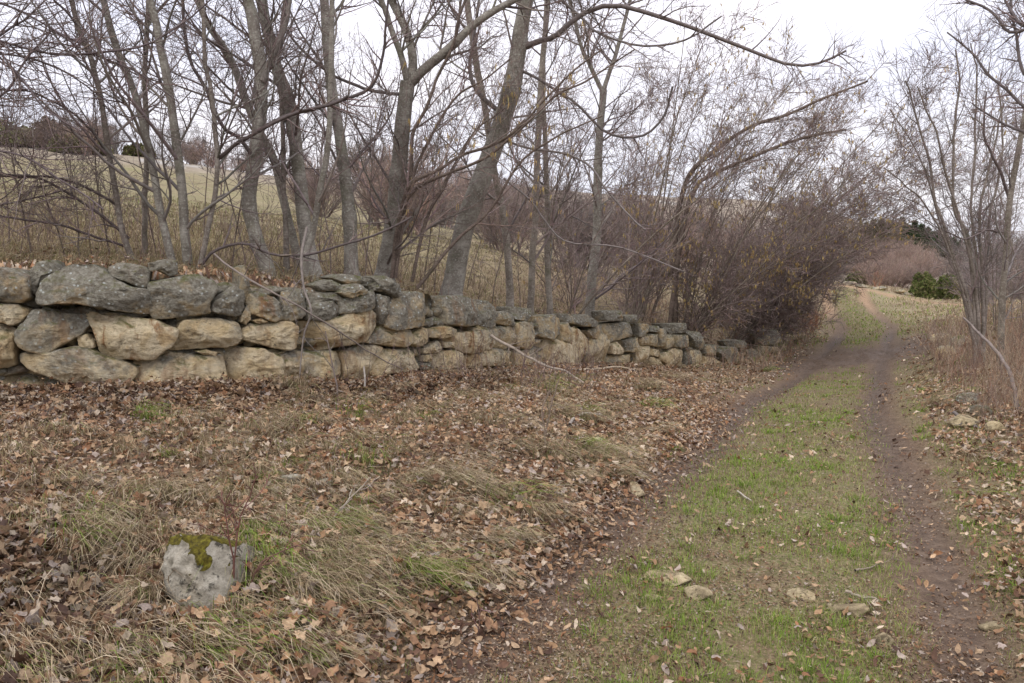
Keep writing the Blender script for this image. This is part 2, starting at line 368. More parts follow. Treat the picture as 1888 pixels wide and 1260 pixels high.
# ------------------------------------------------------------------ ground mesh (polar sheet, fine where the photo looks)
def build_ground():
    ang = np.concatenate([np.linspace(-180, -50, 50)[:-1], np.linspace(-50, 50, 620), np.linspace(50, 180, 50)[1:]]) * math.pi / 180
    rad = [0.0, .25]
    while rad[-1] < 700:
        r = rad[-1]; rad.append(r + (max(.06, r * .0105) if r < 60 else r * .035))
    rad = np.array(rad); R, A = np.meshgrid(rad, ang, indexing='ij')
    X, Y = R * np.sin(A), R * np.cos(A)
    Z = H(X.ravel(), Y.ravel()).reshape(X.shape)
    Xf, Yf, Rf = X.ravel(), Y.ravel(), R.ravel()
    u, rut, mud = zones(Xf, Yf)
    d, s, a = poly_dist(Xf, Yf, WALL); sdw = d * s
    n = fbm(Xf * .8, Yf * .8, seed=21)
    path = sstep(1.35 - np.abs(u), 0, .5) * sstep(52 - Rf, 0, 4)
    mudz = np.clip(np.maximum(rut * path * 1.1, mud), 0, 1) * sstep(31 - Rf, 0, 5)
    mudz = np.maximum(mudz, .5 * rut * path * sstep(40 - Rf, 0, 10))
    centre = sstep(.75 - np.abs(u), 0, .35) * (1 - mud) * sstep(50 - Rf, 0, 8)
    sides = sstep(u, .8, 1.1) * sstep(2.0 - u, 0, .6)
    greenz = np.clip(centre * (.75 + n * .3) + sides * .45 + (n > .28) * .2, 0, 1)
    hill = sstep(sdw, 1.5, 5) * sstep(Yf, 8, 13)
    field = hill * sstep(-Xf / np.maximum(Yf, 1), -.05, .12)
    strawz = np.clip(.35 + n * .5 + field * .8 + sstep(Rf, 24, 30) * .6, 0, 1)
    greenz = np.clip(greenz + field * (.50 + .4 * fbm(Xf * .15, Yf * .3, seed=31)) * sstep(Rf, 12, 20), 0, 1)
    od, _, _ = poly_dist(Xf, Yf, np.array([P(*q) for q in [(1520, 524, 38.5), (1560, 526, 38), (1600, 537, 37.2), (1680, 550, 36.2), (1770, 563, 33.6)]]))
    orange = np.exp(-(od / .8) ** 2) * np.clip(.9 + .5 * fbm(Xf * 1.5, Yf * 1.5, seed=23), 0, 1)
    orange = np.maximum(orange, .75 * rut * sstep(Yf, 28, 34) * sstep(52 - Yf, 0, 4) * (np.abs(u) < 1.2))
    scrub = np.clip(sstep(Rf, 55, 75) * sstep(Xf / np.maximum(Yf, 1), -.12, .02) + sstep(Rf, 48, 62) * .8, 0, 1)
    rocks = (fbm(Xf * .2, Yf * .2, seed=77) > .48) * scrub
    zone = np.stack([mudz, greenz * (1 - mudz), strawz * (1 - path * .7)], 1)
    zone2 = np.stack([np.clip(orange, 0, 1), scrub, rocks], 1)
    V = np.stack([Xf, Yf, Z.ravel()], 1)
    nr, na = X.shape
    i, j = np.meshgrid(np.arange(nr - 1), np.arange(na - 1), indexing='ij')
    q = np.stack([i * na + j, (i + 1) * na + j, (i + 1) * na + j + 1, i * na + j + 1], -1).reshape(-1, 4)[:, ::-1]
    fc = np.stack([np.abs(u), sdw, Rf], 1)[q].mean(1)
    istrack = (fc[:, 0] < 1.15) & (fc[:, 2] < 50)
    ishill = (fc[:, 1] > .3) & ~istrack
    for name, msk in (('dirt_track', istrack), ('hillside', ishill), ('ground', ~(istrack | ishill))):
        f = q[msk]; us, inv = np.unique(f, return_inverse=True); f = inv.reshape(f.shape)
        o = link_mesh(name, V[us], [f], M_GROUND, cols={'zone': zone[us], 'zone2': zone2[us]})
        tag(o, kind='structure')
build_ground()

# ------------------------------------------------------------------ dry stone wall
def ray_wall(px, py):
    r = ray(px, py); best = None
    for k in range(len(WALL) - 1):
        a, b = WALL[k], WALL[k + 1]; e = b - a
        det = -r[0] * e[1] + r[1] * e[0]
        if abs(det) < 1e-9: continue
        t = (-a[0] * e[1] + a[1] * e[0]) / det
        s_ = (r[0] * a[1] - r[1] * a[0]) / det
        if t > 0 and -0.01 <= s_ <= 1.01 and (best is None or t < best[0]): best = (t, e / np.hypot(*e))
    return best, r

def crop(pts, ox, oy, s): return [(x / s + ox, y / s + oy) for x, y in pts]
SA = [  # outline, grey, rust, set-back
 ([(-60,240),(40,250),(110,265),(190,300),(195,400),(190,455),(130,490),(60,480),(-60,490)],.75,.3,0),
 ([(205,260),(250,210),(320,190),(370,210),(400,260),(330,310),(270,370),(240,430),(205,400)],1.0,0,.12),
 ([(260,400),(290,330),(380,270),(480,225),(600,225),(700,265),(760,310),(900,380),(1020,390),(1030,480),(1045,570),(930,560),(800,545),(700,520),(560,500),(400,490),(300,505),(255,490)],.95,0,-.05),
 ([(745,235),(830,205),(930,220),(1010,240),(1045,270),(1020,380),(960,375),(870,340),(760,300)],.95,.1,.06),
 ([(1040,210),(1150,185),(1230,195),(1245,290),(1190,305),(1100,260),(1040,270)],.9,0,.14),
 ([(1030,350),(1150,330),(1300,300),(1400,290),(1500,340),(1530,400),(1460,480),(1470,560),(1300,580),(1160,600),(1080,600),(1050,540),(1030,450)],.85,0,-.03),
 ([(1480,490),(1560,430),(1640,370),(1710,400),(1720,470),(1690,580),(1600,575),(1480,545)],.95,0,0),
 ([(-60,495),(100,500),(170,530),(180,570),(140,620),(100,650),(20,625),(-60,620)],.2,.5,.02),
 ([(95,690),(130,640),(180,590),(200,540),(300,540),(450,560),(560,580),(600,600),(595,650),(540,710),(440,770),(360,820),(290,850),(200,825),(120,800),(100,740)],.55,.5,-.02),
 ([(530,720),(590,700),(650,750),(655,800),(620,815),(540,795)],.1,.5,.07),
 ([(580,570),(640,558),(720,585),(850,575),(960,600),(1080,610),(1150,650),(1235,670),(1240,700),(1200,790),(1120,840),(1080,880),(950,890),(850,885),(750,880),(690,830),(660,720),(620,640)],.08,1.0,-.03),
 ([(1260,640),(1300,610),(1450,590),(1550,600),(1650,620),(1685,650),(1690,730),(1670,780),(1560,800),(1400,810),(1200,825),(1190,800),(1230,730)],.35,.1,0),
 ([(1370,825),(1440,812),(1510,830),(1500,855),(1420,850)],.1,.3,.06),
 ([(-60,640),(40,650),(80,670),(85,800),(80,930),(20,945),(-60,950)],.15,.5,0),
 ([(110,850),(200,855),(350,835),(480,800),(600,810),(700,870),(800,890),(880,920),(930,960),(920,1010),(880,1060),(750,1090),(600,1060),(450,1050),(300,1000),(180,960),(120,910)],.38,.3,-.08),
 ([(950,900),(1100,880),(1200,835),(1400,855),(1550,850),(1570,900),(1600,1090),(1400,1090),(1100,1090),(950,1080)],.25,.5,.02),
 ([(1550,820),(1700,800),(1850,810),(1960,860),(1990,930),(1960,1040),(1800,1080),(1600,1080),(1575,900)],.2,.4,.0),
 ([(1690,560),(1740,490),(1750,600),(1720,640),(1680,620)],.5,.3,.05),
 ([(1760,610),(1830,590),(1870,620),(1800,632)],.1,.6,.05)]
SB = [
 ([(20,350),(120,330),(220,370),(290,430),(280,520),(220,545),(120,510),(50,490)],.55,.8,.03),
 ([(290,340),(370,325),(440,360),(460,420),(450,490),(380,530),(300,540),(265,520),(290,440)],.75,.1,.02),
 ([(5,610),(60,560),(180,545),(330,545),(385,570),(390,640),(370,720),(310,745),(180,715),(80,690),(0,670)],.22,.4,0),
 ([(420,600),(440,545),(600,540),(700,500),(800,480),(930,460),(970,540),(940,620),(890,680),(800,695),(700,715),(580,750),(430,745)],.3,.9,-.03),
 ([(480,440),(540,410),(640,400),(690,450),(680,520),(560,545),(470,530)],.8,.2,0),
 ([(690,380),(800,370),(880,340),(950,325),(960,380),(940,450),(850,470),(780,480),(690,490),(700,440)],.8,.1,-.02),
 ([(685,340),(740,290),(820,280),(870,320),(860,350),(760,375)],.65,.1,-.03),
 ([(520,290),(620,250),(720,290),(690,330),(560,330)],.9,0,.1),
 ([(480,345),(600,335),(690,350),(690,400),(560,408),(480,430)],.85,.2,.08),
 ([(650,235),(720,210),(830,230),(900,250),(910,290),(800,300),(740,285)],1,0,.12),
 ([(945,230),(1030,225),(1090,290),(1110,360),(1080,380),(990,320)],.95,0,0),
 ([(870,290),(940,260),(980,330),(950,330),(890,330)],.95,0,.1),
 ([(960,350),(1030,370),(1055,430),(1020,490),(1000,570),(970,560),(945,470)],.7,.2,.02),
 ([(1070,390),(1130,340),(1250,340),(1430,360),(1440,500),(1430,560),(1300,570),(1180,590),(1070,605),(1010,580),(1020,490)],.68,.3,-.02),
 ([(880,690),(940,620),(960,575),(1050,590),(1190,600),(1200,670),(1140,720),(1050,715),(950,700)],.55,.4,.02),
 ([(1190,620),(1270,580),(1330,600),(1320,680),(1240,720),(1175,700)],.35,.4,.03),
 ([(1330,600),(1420,570),(1500,600),(1490,640),(1400,660),(1320,650)],.5,.2,.02),
 ([(1440,650),(1500,620),(1620,605),(1730,600),(1765,680),(1720,740),(1600,770),(1540,750),(1450,690)],.3,.9,0),
 ([(200,830),(300,760),(370,745),(425,755),(430,940),(300,950),(200,900)],.15,.3,.02),
 ([(435,755),(560,752),(690,755),(700,850),(690,950),(500,970),(432,950)],.45,.3,-.02),
 ([(710,760),(800,710),(930,705),(990,725),(930,800),(890,850),(900,940),(720,960)],.2,.5,.02),
 ([(890,870),(985,730),(1100,740),(1250,730),(1270,780),(1240,860),(1180,900),(1050,900),(940,930)],.25,.2,-.02),
 ([(1320,820),(1350,770),(1480,740),(1535,760),(1520,840),(1440,880),(1320,880)],.3,.2,0),
 ([(1280,730),(1370,670),(1400,690),(1380,740),(1330,765),(1280,765)],.3,.4,.04),
 ([(1400,680),(1460,685),(1465,715),(1410,725)],.3,.4,.06),
 ([(1250,830),(1300,825),(1330,865),(1250,880)],.9,0,.06),
 ([(1275,775),(1315,770),(1310,815),(1270,820)],.3,.3,.05),
 ([(1440,370),(1560,365),(1640,400),(1650,560),(1560,575),(1445,560)],.7,.4,.02),
 ([(1655,390),(1720,400),(1770,470),(1780,560),(1720,590),(1660,570)],.75,.4,.05),
 ([(1545,780),(1700,755),(1760,800),(1750,870),(1550,870)],.3,.6,.03),
 ([(-20,160),(20,150),(40,300),(10,470),(-20,440)],.7,.1,.1),
 ([(160,730),(300,745),(200,810)],.3,.3,.12)]
SC = [
 ([(-50,230),(55,232),(60,290),(0,310),(-60,310)],.8,0,.05), ([(70,240),(120,235),(170,260),(160,320),(100,315),(60,300)],.85,0,.02),
 ([(185,210),(300,225),(315,285),(240,295),(180,280)],.8,.1,0), ([(-60,320),(50,310),(60,410),(20,460),(-60,450)],.35,.6,.02),
 ([(60,325),(140,320),(172,330),(168,400),(130,455),(60,440)],.5,.4,.02), ([(175,300),(250,290),(290,300),(320,400),(290,440),(240,460),(180,430)],.4,.5,0),
 ([(330,270),(400,255),(440,290),(430,370),(380,395),(340,380)],.6,.4,0), ([(445,310),(500,300),(508,360),(490,425),(435,400)],.55,.1,.02),
 ([(500,250),(590,255),(635,300),(625,325),(560,320),(500,300)],.85,.1,0), ([(345,400),(420,395),(480,430),(480,545),(380,545),(330,510)],.15,.4,0),
 ([(500,400),(510,330),(560,350),(605,400),(590,460),(592,545),(480,545)],.05,.9,-.02), ([(600,450),(620,400),(690,300),(715,400),(720,540),(600,545)],.3,.2,0),
 ([(590,345),(640,310),(672,330),(640,400),(605,380)],.45,.5,.05), ([(180,460),(290,455),(335,520),(340,550),(180,550)],.4,.3,.05), ([(-40,470),(60,450),(175,470),(175,550),(-40,550)],.35,.5,.04),
 ([(705,235),(790,230),(812,290),(710,290)],.95,0,0), ([(812,262),(875,255),(880,300),(815,297)],.8,0,0), ([(710,310),(800,297),(875,303),(870,370),(800,390),(720,422)],.6,.1,0),
 ([(878,305),(930,310),(960,330),(940,370),(880,385)],.7,.1,.02), ([(722,432),(798,402),(802,460),(780,485),(725,482)],.1,.3,0), ([(806,400),(880,388),(882,470),(820,472)],.55,.1,0),
 ([(720,490),(800,490),(855,480),(857,548),(720,545)],.4,.1,.02), ([(885,440),(945,435),(947,545),(880,545)],.05,.5,0), ([(890,385),(940,372),(942,430),(888,438)],.3,.5,.02),([(945,372),(1000,365),(1002,440),(945,432)],.5,.2,0),
 ([(950,450),(1015,460),(1015,505),(950,492)],.05,.3,0), ([(950,498),(1018,512),(1018,548),(950,545)],.3,.5,.03), ([(960,320),(1000,320),(1002,362),(960,352)],.8,0,.02), ([(1005,335),(1042,335),(1040,440),(1005,440)],.6,.1,.02),
 ([(1042,370),(1088,370),(1088,440),(1042,452)],.5,.1,0), ([(1025,480),(1100,450),(1150,465),(1160,555),(1050,555),(1018,520)],.1,.2,-.02), ([(1050,310),(1180,305),(1190,350),(1080,365)],.95,0,.03),
 ([(1095,370),(1205,375),(1215,440),(1100,445)],.6,0,.0), ([(1180,345),(1240,355),(1258,445),(1218,445)],.8,0,.02), ([(1192,462),(1250,455),(1252,550),(1190,555)],.4,.1,.02), ([(1155,470),(1190,475),(1190,560),(1155,555)],1.,0,.04),
 ([(1260,490),(1310,500),(1370,540),(1372,570),(1260,565)],.3,.4,0), ([(1278,430),(1340,430),(1342,490),(1280,485)],.7,0,.02), ([(1350,470),(1400,440),(1520,450),(1530,500),(1480,545),(1400,545)],.7,.1,0),
 ([(1420,410),(1480,400),(1530,440),(1440,450)],.8,0,.04), ([(1530,460),(1600,468),(1602,500),(1540,510)],.5,.2,0), ([(1600,360),(1680,340),(1700,410),(1620,430)],.75,0,0), ([(1606,435),(1680,440),(1695,475),(1610,485)],.5,.3,0)]
STONES = [(crop(p, 0, 430, 3.776), g, r, o) for p, g, r, o in SA] + [(crop(p, 450, 450, 3.776), g, r, o) for p, g, r, o in SB] + [(crop(p, 900, 500, 3.1467), g, r, o) for p, g, r, o in SC]

def stone_mesh(poly, inward, tang, thick, grey, rust, seed):
    """poly: (n,3) outline on the wall face -> a closed rounded block reaching back into the bank"""
    n = 84
    c = poly.mean(0)
    q = np.vstack([poly, poly[:1]]); l = np.r_[0, np.cumsum(np.linalg.norm(np.diff(q, axis=0), axis=1))]
    ts = np.linspace(0, l[-1], n, endpoint=False)
    o = np.stack([np.interp(ts, l, q[:, k]) for k in range(3)], 1)
    for _ in range(1): o = .25 * np.roll(o, 1, 0) + .5 * o + .25 * np.roll(o, -1, 0)
    o = c + (o - c) * 1.03
    size = l[-1] / 4
    rr = np.random.default_rng(seed)
    e = min(.024, size * .09)
    # inner rings are offset by distance rather than scale, so the rounding is even all the way round
    prof = [(0, thick), (0, thick * .5), (0, e * 1.6), (.12 * e, e * .8), (.5 * e, e * .28), (1.2 * e, e * .05), (2.4 * e, 0)]
    rings = []
    rad = np.linalg.norm(o - c, axis=1)
    for ins, dep in prof:
        s = np.clip(1 - ins / np.maximum(rad, 1e-3), .3, 1)[:, None]
        rings.append(c + (o - c) * s + inward * dep)
    last = rings[-1]
    for s, dep in [(q_, -.018 * (1 - q_ * q_)) for q_ in (.92, .84, .75, .66, .56, .46, .36, .26, .15, .06)]:
        rings.append(c + (last - c) * s + inward * dep)
    V = np.vstack(rings + [(c - inward * .018)[None], (c + inward * thick)[None]])
    k = len(rings)
    tl = rr.normal(0, .07, 2)
    rel = V - c; ut = rel @ tang; uz = rel[:, 2]; dep = rel @ inward
    wt = np.exp(-np.maximum(dep, 0) / .12)
    crease = np.maximum(0, (ut * math.cos(seed) + uz * math.sin(seed)) - rr.uniform(-.05, .1) ) * rr.uniform(.1, .5) + np.maximum(0, (ut * math.cos(seed * 2.3) + uz * math.sin(seed * 2.3)) - rr.uniform(0, .1)) * rr.uniform(0, .5)
    ext_ = np.abs(rel).max()
    for _ in range(5):
        a_ = rr.uniform(0, 2 * math.pi); crease = crease + np.maximum(0, (ut * math.cos(a_) + uz * math.sin(a_)) - rr.uniform(.2, .75) * ext_ * (abs(math.cos(a_)) * .8 + .3)) * rr.uniform(.1, .5)
    V = V + inward * ((ut * tl[0] + uz * abs(tl[1]) * 1.6 + crease * (size > .12)) * wt)[:, None]
    f1 = fbm(V[:, 0] * 6 + seed, V[:, 1] * 6, V[:, 2] * 6, seed=seed, oct=3)
    f2 = fbm(V[:, 0] * 22, V[:, 1] * 22, V[:, 2] * 30 + seed, seed=seed + 3, oct=3)
    V = V - inward * ((f1 * .030 * min(1, size / .3) + f2 * .014) * wt)[:, None]
    chip = np.maximum(0, fbm(V[:, 0] * 13, V[:, 1] * 13 + seed, V[:, 2] * 15, seed=seed + 9, oct=2) - .15); V = V + inward * (chip * .04 * wt)[:, None]
    dirc = (V - c) / (np.linalg.norm(V - c, axis=1)[:, None] + 1e-6)
    V = V + dirc * (f2 * .014 + f1 * .014)[:, None]
    a = np.arange(n); b = (a + 1) % n
    Q = np.vstack([np.stack([i * n + a, i * n + b, (i + 1) * n + b, (i + 1) * n + a], 1) for i in range(k - 1)])
    T1 = np.stack([(k - 1) * n + a, (k - 1) * n + b, np.full(n, k * n)], 1)
    T2 = np.stack([b, a, np.full(n, k * n + 1)], 1)
    tone = np.tile([grey, rust, rr.random()], (len(V), 1))
    return V, [Q, np.vstack([T1, T2])], tone

wall = empty('dry_stone_wall', (WALL[30][0], WALL[30][1], 0.3), 'long low dry stone wall of cream, rust and grey lichened blocks holding the bank', 'wall')
special = {1: 'dark mossy stone tucked behind the top course', 2: 'long grey lichened capstone', 3: 'loose tilted grey stone lying on top', 10: 'big cream stone with a rust brown streak', 14: 'cream stone with black lichen along its right half', 22: 'sloping stone with a bright cream end', 61: 'tall narrow upright slab', 60: 'orange cream pointed slab'}
for i, (poly, g, r, o) in enumerate(STONES):
    pa = np.array(poly); c2 = pa.mean(0); bst, rc = ray_wall(*c2)
    if bst is None: continue
    t = bst[0]; tg = np.array([bst[1][0], bst[1][1], 0.]); inw = np.array([-tg[1], tg[0], 0.])
    p0 = rc * t + inw * (o * .8) - inw * .04
    pts = []
    for x, y in pa:
        rr_ = ray(x, y); tt = (p0 @ inw) / (rr_ @ inw); pts.append(rr_ * tt + np.array([0, 0, EYE]))
    pts = np.array(pts); area = abs(np.ptp(pts @ tg) * np.ptp(pts[:, 2]))
    V, F, tone = stone_mesh(pts, inw, tg, min(.5, .22 + math.sqrt(area) * .4), g, r, 100 + i)
    ob = link_mesh('stone', V, F, M_STONE, parent=wall, cols={'tone': tone})
    if i in special: ob['label'] = special[i]

# filler blocks: the part of the wall outside the left edge, and rubble packed behind the face (one part: uncountable)
def rock_verts(sub, seed, dims, planes=14, rough=.05):
    import bmesh
    bm = bmesh.new(); bmesh.ops.create_icosphere(bm, subdivisions=sub, radius=1)
    bm.verts.ensure_lookup_table()
    V = np.array([v.co[:] for v in bm.verts]); F = np.array([[v.index for v in f.verts] for f in bm.faces]); bm.free()
    rr = np.random.default_rng(seed); nn = rr.normal(size=(planes, 3)); nn /= np.linalg.norm(nn, axis=1)[:, None]
    dd = rr.uniform(.55, .95, planes)
    dots = V @ nn.T; rad = np.min(np.where(dots > .05, dd / np.maximum(dots, .05), 9), axis=1); rad = np.minimum(rad, 1.15)
    V = V * rad[:, None]
    V = V * (1 + rough * 2 * fbm(V[:, 0] * 2 + seed, V[:, 1] * 2, V[:, 2] * 2, seed=seed, oct=3)[:, None] + rough * .6 * fbm(V[:, 0] * 8, V[:, 1] * 8 + seed, V[:, 2] * 8, seed=seed + 1, oct=3)[:, None])
    return V * np.array(dims), F
ROCKS = [rock_verts(3, 900 + k, (1, 1, 1)) for k in range(6)]
def rotz(V, a): c, s = math.cos(a), math.sin(a); return np.stack([V[:, 0] * c - V[:, 1] * s, V[:, 0] * s + V[:, 1] * c, V[:, 2]], 1)
def pile(spots, tonef):
    VV, FF, TT = [], [], []; n = 0
    for k, (p, dims, a) in enumerate(spots):
        V, F = ROCKS[k % 6]; V = rotz(V * np.array(dims), a) + p
        VV.append(V); FF.append(F + n); n += len(V); TT.append(np.tile(tonef(k), (len(V), 1)))
    return np.vstack(VV), [np.vstack(FF)], np.vstack(TT)
rr = np.random.default_rng(5)
spots = []
wl = np.r_[0, np.cumsum(np.linalg.norm(np.diff(WALL, axis=0), axis=1))]
def wall_at(s_):
    x = np.interp(s_, wl, WALL[:, 0]); y = np.interp(s_, wl, WALL[:, 1]); x2 = np.interp(s_ + .1, wl, WALL[:, 0]); y2 = np.interp(s_ + .1, wl, WALL[:, 1])
    tg = np.array([x2 - x, y2 - y, 0]); tg /= np.linalg.norm(tg) + 1e-9; return np.array([x, y, 0]), tg, np.array([-tg[1], tg[0], 0])
for s_ in np.arange(0, wl[-1] - .3, .16):
    p, tg, inw = wall_at(s_)
    p2 = p + inw * .7
    zt = float(H(np.array([p2[0]]), np.array([p2[1]]), False)[0]); pf = p - inw * .3; zb = float(H(np.array([pf[0]]), np.array([pf[1]]), False)[0])
    zt = max(zt - .12, zb + .1)
    z_ = zb
    while z_ < zt:
        spots.append((p + inw * rr.uniform(.20, .26) + np.array([0, 0, z_]) , (rr.uniform(.1, .17), rr.uniform(.10, .15), rr.uniform(.05, .1)), math.atan2(tg[1], tg[0]) + rr.uniform(-.3, .3))); z_ += .13
V, F, T = pile(spots, lambda k: (rr.uniform(.5, 1.), rr.uniform(0, .5), rr.random()))
tag(link_mesh('packing_stones', V, F, M_STONE, parent=wall, cols={'tone': T}), kind='stuff')
# blocks of the same wall beyond the left edge of the photo
s_ = 0.2
while s_ < 8.0:
    p, tg, inw = wall_at(s_)
    if p[0] > -5.35: break
    wdt = rr.uniform(.35, .6)
    for k in range(3):
        V, F = ROCKS[(k + int(s_ * 7)) % 6]; V = rotz(V * np.array([wdt * .56, .24, .19]), math.atan2(tg[1], tg[0])) + p + tg * wdt / 2 + inw * .1 + np.array([0, 0, .62 + k * .34])
        link_mesh('stone', V, [F], M_STONE, parent=wall, cols={'tone': np.tile([(.2, .4, .9)[k], .4, rr.random()], (len(V), 1))})
    s_ += wdt

# ------------------------------------------------------------------ tubes and branching
def tubes(paths, radii, sides=3, cap=True):
    """paths (N,P,3), radii (N,P)"""
    Nn, Pn = radii.shape
    tan = np.gradient(paths, axis=1); tan /= np.linalg.norm(tan, axis=2, keepdims=True) + 1e-9
    mean = paths[:, -1] - paths[:, 0]; ref = np.where((np.abs(mean[:, 2:3]) > np.abs(mean).max(1, keepdims=True) * .7), np.array([[1., .2, 0]]), np.array([[0, 0, 1.]]))[:, None, :]
    u = np.cross(tan, np.broadcast_to(ref, tan.shape)); u /= np.linalg.norm(u, axis=2, keepdims=True) + 1e-9
    v = np.cross(tan, u)
    a = np.arange(sides) * 2 * math.pi / sides
    V = paths[:, :, None, :] + radii[:, :, None, None] * (np.cos(a)[None, None, :, None] * u[:, :, None, :] + np.sin(a)[None, None, :, None] * v[:, :, None, :])
    V = V.reshape(-1, 3)
    i = np.arange(Nn)[:, None, None] * Pn * sides + np.arange(Pn - 1)[None, :, None] * sides
    j = np.arange(sides)[None, None, :]; j2 = (j + 1) % sides
    Q = np.stack(np.broadcast_arrays(i + j, i + j2, i + sides + j2, i + sides + j), -1).reshape(-1, 4)
    return V, Q

class Geo:
    def __init__(s): s.V = []; s.F = {}; s.C = []; s.n = 0
    def add(s, V, F, col):
        s.V.append(V); s.F.setdefault(F.shape[1], []).append(F + s.n); s.n += len(V)
        s.C.append(np.broadcast_to(col, (len(V), 3)) if np.ndim(col) == 1 else col)
    def build(s, name, mat, parent=None, smooth=True, origin=None):
        return link_mesh(name, np.vstack(s.V), [np.vstack(f) for f in s.F.values()], mat, parent, {'col': np.vstack(s.C)}, smooth, origin)

def spawn(paths, radii, n, length, ang, Pn, r, t0=.25, t1=1., up=.0, wig=.12, rfac=.6, taper=.25, rmin=.0016, bias=None, planar=0):
    """n children per parent (N,P,3); lengths scaled by (1 - .5 t)"""
    Nn, Pp = radii.shape
    pi = np.repeat(np.arange(Nn), n); t = r.uniform(t0, t1, len(pi)) ; x = t * (Pp - 1); i = np.minimum(x.astype(int), Pp - 2); f = (x - i)[:, None]
    p0 = paths[pi, i] * (1 - f) + paths[pi, i + 1] * f; r0 = radii[pi, i] * (1 - f[:, 0]) + radii[pi, i + 1] * f[:, 0]
    d = paths[pi, i + 1] - paths[pi, i]; d /= np.linalg.norm(d, axis=1)[:, None] + 1e-9
    rnd = r.normal(size=d.shape); perp = rnd - (rnd * d).sum(1)[:, None] * d; perp /= np.linalg.norm(perp, axis=1)[:, None] + 1e-9
    a = r.uniform(ang[0], ang[1], len(pi))[:, None]
    dr = d * np.cos(a) + perp * np.sin(a)
    Ln = r.uniform(length[0], length[1], len(pi)) * (1.15 - .55 * t)
    out = np.zeros((len(pi), Pn, 3)); out[:, 0] = p0; st = (Ln / (Pn - 1))[:, None]
    for k in range(1, Pn):
        dr = dr + r.normal(0, wig, dr.shape); dr[:, 2] += up
        if bias is not None: dr = dr + np.asarray(bias)
        dr /= np.linalg.norm(dr, axis=1)[:, None]
        out[:, k] = out[:, k - 1] + dr * st
    rs = np.minimum(r0 * rfac, .006 + Ln * .0085)
    rad = np.maximum(rs[:, None] * np.linspace(1, taper, Pn)[None], rmin)
    return out, rad

BARKCOL = np.array([1., 1, 1])
def twigcol(r, n, per, base=(.17, .13, .12), var=.35):
    c = np.array(base)[None] * (1 + r.uniform(-var, var, (n, 1))) * (1 + r.uniform(-.08, .08, (n, 3)))
    return np.repeat(c, per, 0)

def stem_path(pts, d0, d1, n=26, wob=.012, r=None):
    m = len(pts); w3 = np.array([P(x, y, d0 + (d1 - d0) * k / (m - 1)) for k, (x, y) in enumerate(pts)])
    L_ = smooth_line(w3, n)
    if r is not None:
        L_ = L_ + np.stack([fbm(np.arange(n) * .35 + r.uniform(0, 99), np.zeros(n), seed=3) * wob for _ in range(3)], 1)
    return L_

